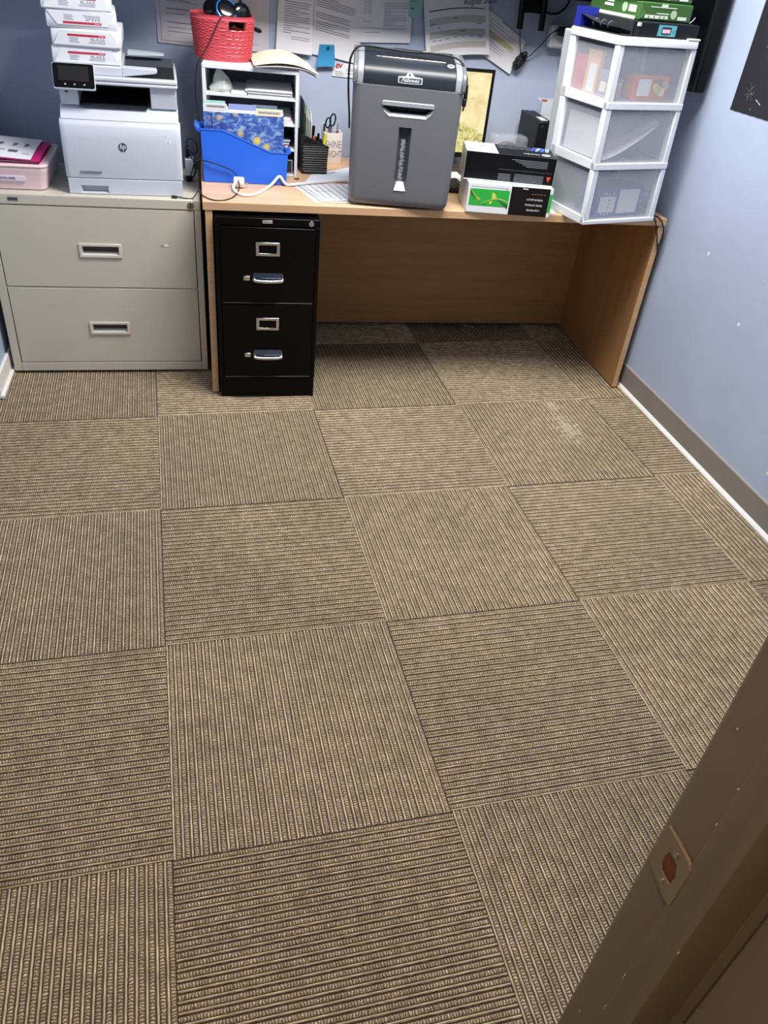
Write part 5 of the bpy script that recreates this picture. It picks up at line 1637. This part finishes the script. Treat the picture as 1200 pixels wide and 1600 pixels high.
MB().add([(.308, -.0008, .034), (.326, -.0008, .034), (.317, -.0008, .016)], [(0, 1, 2)]).build('warning_triangle', mat('warning_red', (216, 60, 52), .5), bb_, fix=False)
# print on its top face, upside down to the viewer
lg = MB(); lg.cyl((TW - .035, .048, TH), (TW - .035, .048, TH + .0006), .0165, 26)
lgo = lg.build('logo_disc', mat('logo_silver', (196, 204, 214), .4), bb_)
text('logo_letters', 'hp', .024, tb_, lgo, (TW - .035, .053, TH + .0009), (-1, 0, 0), (0, -1, 0), 'CENTER', .25, .9, .0003)
text('product_lettering', 'LaserJet', .020, mat('print_bright', (216, 220, 224), .5), bb_, (TW - .060, .050, TH + .0006), (-1, 0, 0), (0, -1, 0), 'LEFT', 0, .9, .0003)
for k in range(4):
    MB().add([(TW - .090 + k * .020, .100 + .0, TH + .0006), (TW - .078 + k * .020, .100, TH + .0006), (TW - .050 + k * .016, TD - .004, TH + .0006), (TW - .068 + k * .016, TD - .004, TH + .0006)], [(0, 1, 2, 3)]).build('blue_stripe', mat('stripe_blue_%d' % (k % 2), ((66, 96, 190), (150, 164, 206))[k % 2], .4), bb_, fix=False)
rg = random.Random(2)
mb = MB()
for k in range(5):
    y = .105 + k * .014
    x = .128
    while x < .250:
        L_ = rg.uniform(.008, .03)
        mb.add([(x, y, TH + .0006), (x + L_, y, TH + .0006), (x + L_, y + .006, TH + .0006), (x, y + .006, TH + .0006)], [(0, 1, 2, 3)])
        x += L_ + .006
mb.build('fine_print', fg, bb_, fix=False)['kind'] = 'stuff'
mb = MB()
for k in range(5):
    y = .035 + k * .025
    mb.add([(.030 + (k % 2) * .02, y, TH + .0009), (.105, y, TH + .0009), (.105, y + .004, TH + .0009), (.030 + (k % 2) * .02, y + .004, TH + .0009)], [(0, 1, 2, 3)])
mb.build('fine_print', ink_soft, bb_, fix=False)['kind'] = 'stuff'
sl = desk_sheet('paper_slip', 'white paper slip under the right end of the green toner carton', ((1.200, .012), (1.335, -.000 + .004), (1.345, .09), (1.21, .10)), DZ + .00005)
# ================================================================ translucent drawer tower
TO = Vector((1.3875, -.124, DZ)); TA = .253
twW, twD, twH = .350, .272, .612
LEAN = -.024
tw = thing('drawer_tower', 'white plastic three-drawer tower with frosted drawers at the desk end', 'drawers', TO, TA)
def lean(mb):
    mb.v = [(x + LEAN * z / twH, y, z) for x, y, z in mb.v]
    return mb
def tprism(pts2, z0, z1):
    return lean(MB().prism(pts2, 'z', z0, z1))
# top slab with a raised lip
t = MB()
t.loft([[(x, y, z) for x, y in rrect(s, twW - s, s, twD - s, .012, 3)] for z, s in ((.586, .000), (.588, -.003), (.607, -.003), (.612, .0), (.612, .008), (.606, .012))])
lean(t).build('top', white_tower, tw, smooth=True)
t = MB(); t.box(twW - .055, twW + .002, -.0035, .009, .611, .6175)
lean(t).build('top_catch', white_tower, tw, bevel=.003)
levels = [(.0, .193), (.193, .392), (.392, .586)]
for k, (z0, z1) in enumerate(levels):
    tf_ = tw
    for x0, x1, y0, y1 in ((0, .027, 0, .024), (twW - .024, twW, 0, .030), (0, .020, twD - .032, twD), (twW - .020, twW, twD - .032, twD)):
        fr = MB()
        fr.box(x0, x1, y0, y1, z0 + .0005, z1)
        lean(fr).build('post', white_tower, tw, bevel=.004)
    r_ = MB()
    r_.box(.0, twW, -.002, .016, z0 + .0005, z0 + (.016 if k == 0 else .024))
    lean(r_).build('front_rail', white_tower, tf_, bevel=.003)
    for sx, x0, x1 in ((0, 0, .010), (1, twW - .010, twW)):
        s_ = MB()
        s_.prism([(.0, z0 + .0005), (twD, z0 + .0005), (twD, z0 + .034), (twD - .03, z0 + .034), (.03, z0 + .030), (.0, z0 + .024)], 'x', x0, x1)
        lean(s_).build('side_rail', white_tower, tf_, bevel=.002)
bk_ = MB(); bk_.box(.006, twW - .006, twD, twD + .045, .004, .600)
lean(bk_).build('back_panel', mat('tower_back', (176, 180, 186), .45), tw, bevel=.006)
frost = mat_clear('frosted_drawer', (226, 231, 240), .26, .35)
for k, (z0, z1) in enumerate(levels):
    za, zb = z0 + (.017 if k == 0 else .025), z1 - .004
    d = MB()
    d.box(.029, twW - .026, .0035, .0055, za, zb)
    d.box(.0115, .0135, .010, twD - .010, za, zb - .01)
    d.box(twW - .0135, twW - .0115, .010, twD - .010, za, zb - .01)
    d.box(.0115, twW - .0115, .006, twD - .008, za - .0005, za + .0015)
    d.box(.0115, twW - .0115, twD - .010, twD - .008, za, zb - .012)
    lean(d).build('drawer', frost, tw)
def in_tower(name, label, cat, x, y, z, rz=0.0):
    p = Matrix.Translation(TO) @ Matrix.Rotation(TA, 4, 'Z') @ Vector((x + LEAN * z / twH, y, z))
    return thing(name, label, cat, p, TA + rz)
# bottom drawer: blue carton with labels
bc_ = in_tower('label_carton', 'blue carton with two white labels in the bottom drawer', 'box', .060, .016, .0195, .04)
MB().box(0, .225, 0, .12, 0, .105).build('carton', mat('carton_blue', (44, 66, 140), .5, var=.06), bc_, bevel=.002)
MB().box(.012, .090, -.0008, 0, .018, .075).build('label', paper, bc_)
MB().box(.105, .205, -.0008, 0, .012, .098).build('label', paper, bc_)
tl = MB()
for x, z in ((.025, .082), (.037, .083), (.05, .080), (.07, .082), (.03, .009), (.045, .008), (.06, .010)):
    tl.box(x, x + .008, -.0008, 0, z, z + .006)
tl.build('carton_print', mat('print_white', (206, 204, 198), .6), bc_)['kind'] = 'stuff'
tl = MB()
for z in (.032, .045, .058):
    tl.box(.055, .063, -.0014, -.0009, z, z + .006)
tl.build('label_print', ink_soft, bc_)['kind'] = 'stuff'
# middle drawer: curling paper over a dark bag
pp_ = in_tower('curled_paper', 'large sheet of paper curling up in the middle drawer', 'paper', .020, .010, .2200)
MB().sheet(lambda u, v: (.245 * u + .012, .006 + .20 * v, .004 + .125 * u ** 1.5 + .030 * v * u), 14, 6, .0008).build('sheet', mat('lilac_paper', (222, 214, 226), .8), pp_, smooth=True)
MB().sheet(lambda u, v: (.012, .03 + .20 * u, .003 + .13 * v), 4, 4, .0008, (1, 0, 0)).build('upright_sheet', paper, pp_)
db = in_tower('dark_bag', 'grey crumpled bag on the right of the middle drawer', 'bag', .155, .050, .2200)
rg = random.Random(31)
mb = MB(); rings = []
for z, s in ((.0, .8), (.02, 1.0), (.035, .9), (.05, .6), (.056, .2)):
    rings.append([(.07 + .065 * s * math.cos(a) * (1 + rg.uniform(-.08, .08)), .07 + .06 * s * math.sin(a) * (1 + rg.uniform(-.08, .08)), z) for a in [2 * PI * i / 14 for i in range(14)]])
mb.loft(rings).build('bag', mat('grey_bag', (84, 92, 104), .5, var=.3, vscale=30), db)
# top drawer: snack pouch, booklets, odds and ends
op = in_tower('orange_pouch', 'orange pouch with a white label in the top drawer', 'pouch', .118, .024, .4195, .03)
mb = MB()
mb.loft([[(x, y0 + (.5 - abs(x / .165 - .5)) * dy, z) for x, z in rrect(.0, .165, .0, .078, .012, 3)] for y0, dy in ((.0, -.012), (.045, .03))])
mb.build('pouch', mat('pouch_orange', (222, 116, 56), .45, var=.12, vscale=24), op, smooth=True)
mb = MB(); mb.box(.014, .072, -.0095, -.0075, .016, .068)
mb.build('label', paper, op)
for x, z, r, c in ((.105, .040, .016, (196, 190, 70)), (.125, .030, .014, (226, 214, 186)), (.110, .060, .012, (92, 96, 60)), (.142, .050, .012, (170, 160, 150))):
    MB().cyl((x, -.014, z), (x, -.004, z), r, 14).build('printed_spot', mat('spot_%d' % int(x * 1000), c, .6), op)
dm = in_tower('dark_box', 'dark box filling the back of the top drawer', 'box', .040, .115, .4195)
MB().box(0, .14, 0, .13, 0, .12).build('body', mat('dusky_blue', (62, 70, 92), .6, var=.1), dm, bevel=.004)
rb = in_tower('red_booklet', 'red booklet at the left rear of the top drawer', 'book', .018, .180, .4195)
MB().box(0, .010, 0, .06, 0, .115).build('cover', mat('booklet_red', (190, 50, 72), .5), rb, bevel=.001)
ob = in_tower('tan_carton', 'tan carton with a white label at the left of the top drawer', 'box', .017, .105, .4195)
MB().box(0, .016, 0, .07, 0, .135).build('carton', mat('tan_card', (214, 166, 106), .6), ob, bevel=.001)
MB().box(-.0008, 0, .010, .050, .01, .095).build('label', paper, ob)
pb_ = in_tower('tan_pot', 'small tan pot at the front left of the top drawer', 'pot', .045, .030, .4195)
MB().cyl((.02, .02, 0), (.02, .02, .055), .020, 18).build('pot', mat('pot_tan', (170, 148, 134), .6), pb_, bevel=.003)
MB().cyl((.02, .02, .0552), (.02, .02, .062), .021, 18).build('lid', mat('pot_lid', (120, 120, 134), .5), pb_, bevel=.002)
gp = in_tower('grey_packet', 'purple-grey packet with a cream label on the left of the top drawer', 'packet', .0165, .034, .4195)
MB().box(0, .012, 0, .06, 0, .085).build('packet', mat('packet_mauve', (138, 122, 146), .6), gp, bevel=.002)
MB().box(-.0008, 0, .012, .046, .02, .05).build('label', mat('cream_label', (226, 216, 196), .7), gp)

# ---- on top of the tower
TZ = twH + .0005
bx_ = in_tower('document_case', 'flat black document case with a teal sticker on the drawer tower', 'case', .075, .010, TZ)
MB().box(0, .268, 0, .235, .0, .043).build('case', mat('case_black', (24, 26, 31), .5, var=.06, spec=.3), bx_, bevel=.002)
stk = MB().box(.085, .165, -.0008, 0, .006, .038).build('sticker', mat('sticker_teal', (96, 178, 190), .5, var=.25, vscale=60), bx_)
MB().box(.100, .142, -.0014, -.0008, .011, .032).build('sticker_field', mat('sticker_dark', (60, 44, 62), .5), stk)
MB().box(.104, .138, -.0019, -.0014, .015, .026).build('sticker_lettering', mat('sticker_pink', (232, 206, 214), .5), stk)
MB().box(-.004, .006, -.003, .008, .030, .0405).build('latch', mat('latch_pale', (206, 204, 200), .4), bx_, bevel=.001)
bi = in_tower('ring_binder', 'black ring binder gaping open at the left of the document case', 'binder', .000, .020, TZ)
MB().sheet(lambda u, v: (.070 - .066 * u + .0, .015 + .21 * v, .034 + .010 * u - .022 * math.sin(PI * v) * .4 - .020 * (1 - v)), 8, 8, .002).build('upper_cover', mat('binder_black', (40, 42, 46), .45), bi, smooth=True)
MB().box(.004, .072, .012, .225, .0, .003).build('lower_cover', mat('binder_black', (40, 42, 46), .45), bi)
MB().box(.066, .0715, .012, .225, .003, .040).build('spine', mat('binder_black', (40, 42, 46), .45), bi)
for y in (.08, .12, .16):
    MB().tube([(.030, y, .003), (.020, y, .014), (.018, y, .024), (.028, y, .032), (.040, y, .030)], .0016, 6).build('ring', chrome, bi, smooth=True)
bb2 = in_tower('blue_tray', 'deep blue plastic tray at the rear left of the drawer tower top', 'tray', .004, .236, TZ)
MB().box(0, .075, 0, .003, 0, .060).build('front_side', mat('deep_blue_pl', (30, 44, 150), .4), bb2)
MB().box(0, .075, .027, .030, 0, .060).build('rear_side', mat('deep_blue_pl', (30, 44, 150), .4), bb2)
MB().box(0, .003, .0032, .0268, 0, .058).build('end_side', mat('deep_blue_pl', (30, 44, 150), .4), bb2)
MB().box(.072, .075, .0032, .0268, 0, .058).build('end_side', mat('deep_blue_pl', (30, 44, 150), .4), bb2)
MB().box(.003, .072, .003, .027, 0, .003).build('bottom', mat('deep_blue_pl', (30, 44, 150), .4), bb2)
grn = mat('ream_green', (62, 104, 50), .4, var=.05, vscale=30)
grl = mat('green_print_white', (218, 228, 214), .5)
for k in range(2):
    r = thing('green_paper_ream', ('lower green-wrapped paper ream on the document case', 'upper green-wrapped paper ream, cut by the top of the picture')[k], 'paper ream',
              (1.452 - .004 * k, -.046 + .004 * k, DZ + TZ + .0435 + k * .0545), .20 + .03 * k, 'green paper reams on the drawer tower')
    gw, gd, gh = .222, .285, .054
    b = MB()
    b.loft([[(x, y, z) for x, y in rrect(s, gw - s, s, gd - s, .003, 2)] for z, s in ((0, .003), (.003, 0), (gh - .003, 0), (gh, .003))])
    wr = b.build('wrapper', grn, r, smooth=True)
    fl = MB().prism([(.004, .006), (.020, gh * .5), (.010, gh - .004), (gw - .010, gh - .004), (gw - .020, gh * .5), (gw - .004, .006)], 'y', -.0022, .001).build('end_flap', grn, wr)
    MB().box(.022, .120, -.0030, -.0023, .008, .0175).build('white_band', grl, fl)
    for x in (.035, .058, .082, .100):
        MB().box(x, x + .006, -.0035, -.0030, .010, .0155).build('band_icon', mat('icon_green', (110, 140, 104), .6), fl)
    MB().cyl((.142, -.0032, .022), (.142, -.0023, .022), .013, 18).build('tree_seal', mat('seal_pale', (176, 200, 168), .5), fl)
    MB().box(.162, .200, -.0030, -.0023, .008, .018).build('count_print', grl, fl)
    MB().box(.070, .122, -.0030, -.0023, .0215, .0245).build('name_print', grl, fl)
    MB().box(.040, .150, -.0030, -.0023, .0395, .0420).build('fold_line', grl, fl)
    MB().box(.084, .110, -.0032, -.0023, .042, .050).build('end_label', grl, fl)
    # long side facing left
    MB().box(-.0012, 0, .02, .265, .0005, .0100).build('side_band', grl, wr)
    MB().cyl((-.0012, .085, .030), (0, .085, .030), .014, 18).build('tree_seal', mat('seal_pale', (176, 200, 168), .5), wr)
    MB().box(-.0012, 0, .022, .062, .020, .040).build('count_print', grl, wr)
    MB().box(-.0012, 0, .150, .200, .026, .034).build('name_print', grl, wr)
    MB().box(-.0012, 0, .150, .190, .038, .044).build('name_print', grl, wr)
    MB().box(-.0012, 0, .0, gd, gh - .0035, gh - .002).build('edge_line', mat('edge_lime', (150, 190, 120), .5), wr)
tag(MB().tube([(1.668, -.005, DZ + TZ + .046), (1.676, -.008, DZ + TZ + .055), (1.682, -.008, DZ + TZ + .064)], .0012, 5).build('earbud_wire', paper, smooth=True), 'tiny white wire end by the right side of the green reams', 'wire')

# ---- behind the tower at the desk end: a small hub, two dangling cables
hb = thing('network_box', 'small white and black device on the desk behind the drawer tower', 'device', (1.765, .105, DZ), .12)
MB().box(0, .034, 0, .06, .020, .055).build('case', white_pl, hb, bevel=.002)
MB().box(.003, .031, -.0006, .001, .024, .050).build('front', mat('device_grey', (92, 94, 98), .4, var=.3, vscale=80), hb)
MB().box(.002, .032, .004, .056, .0, .0195).build('base', black_pl, hb)
tag(MB().tube([(1.735, .050, DZ + .003), (1.744, .006, DZ + .0042), (1.752, -.009, DZ - .004), (1.770, -.0115, .715), (1.786, -.009, .675), (1.800, -.009, .635), (1.806, -.009, .616)], .0026, 6).build('dangling_cable', cord_black, smooth=True), 'longer black cable hanging over the front right corner of the desk', 'cable')
tag(MB().tube([(1.745, .055, DZ + .003), (1.768, .006, DZ + .0042), (1.784, -.010, .747), (1.800, -.012, .715), (1.806, -.010, .69), (1.803, -.010, .665), (1.796, -.009, .652)], .0026, 6).build('dangling_cable', cord_black, smooth=True), 'shorter black cable looping over the front right corner of the desk', 'cable')
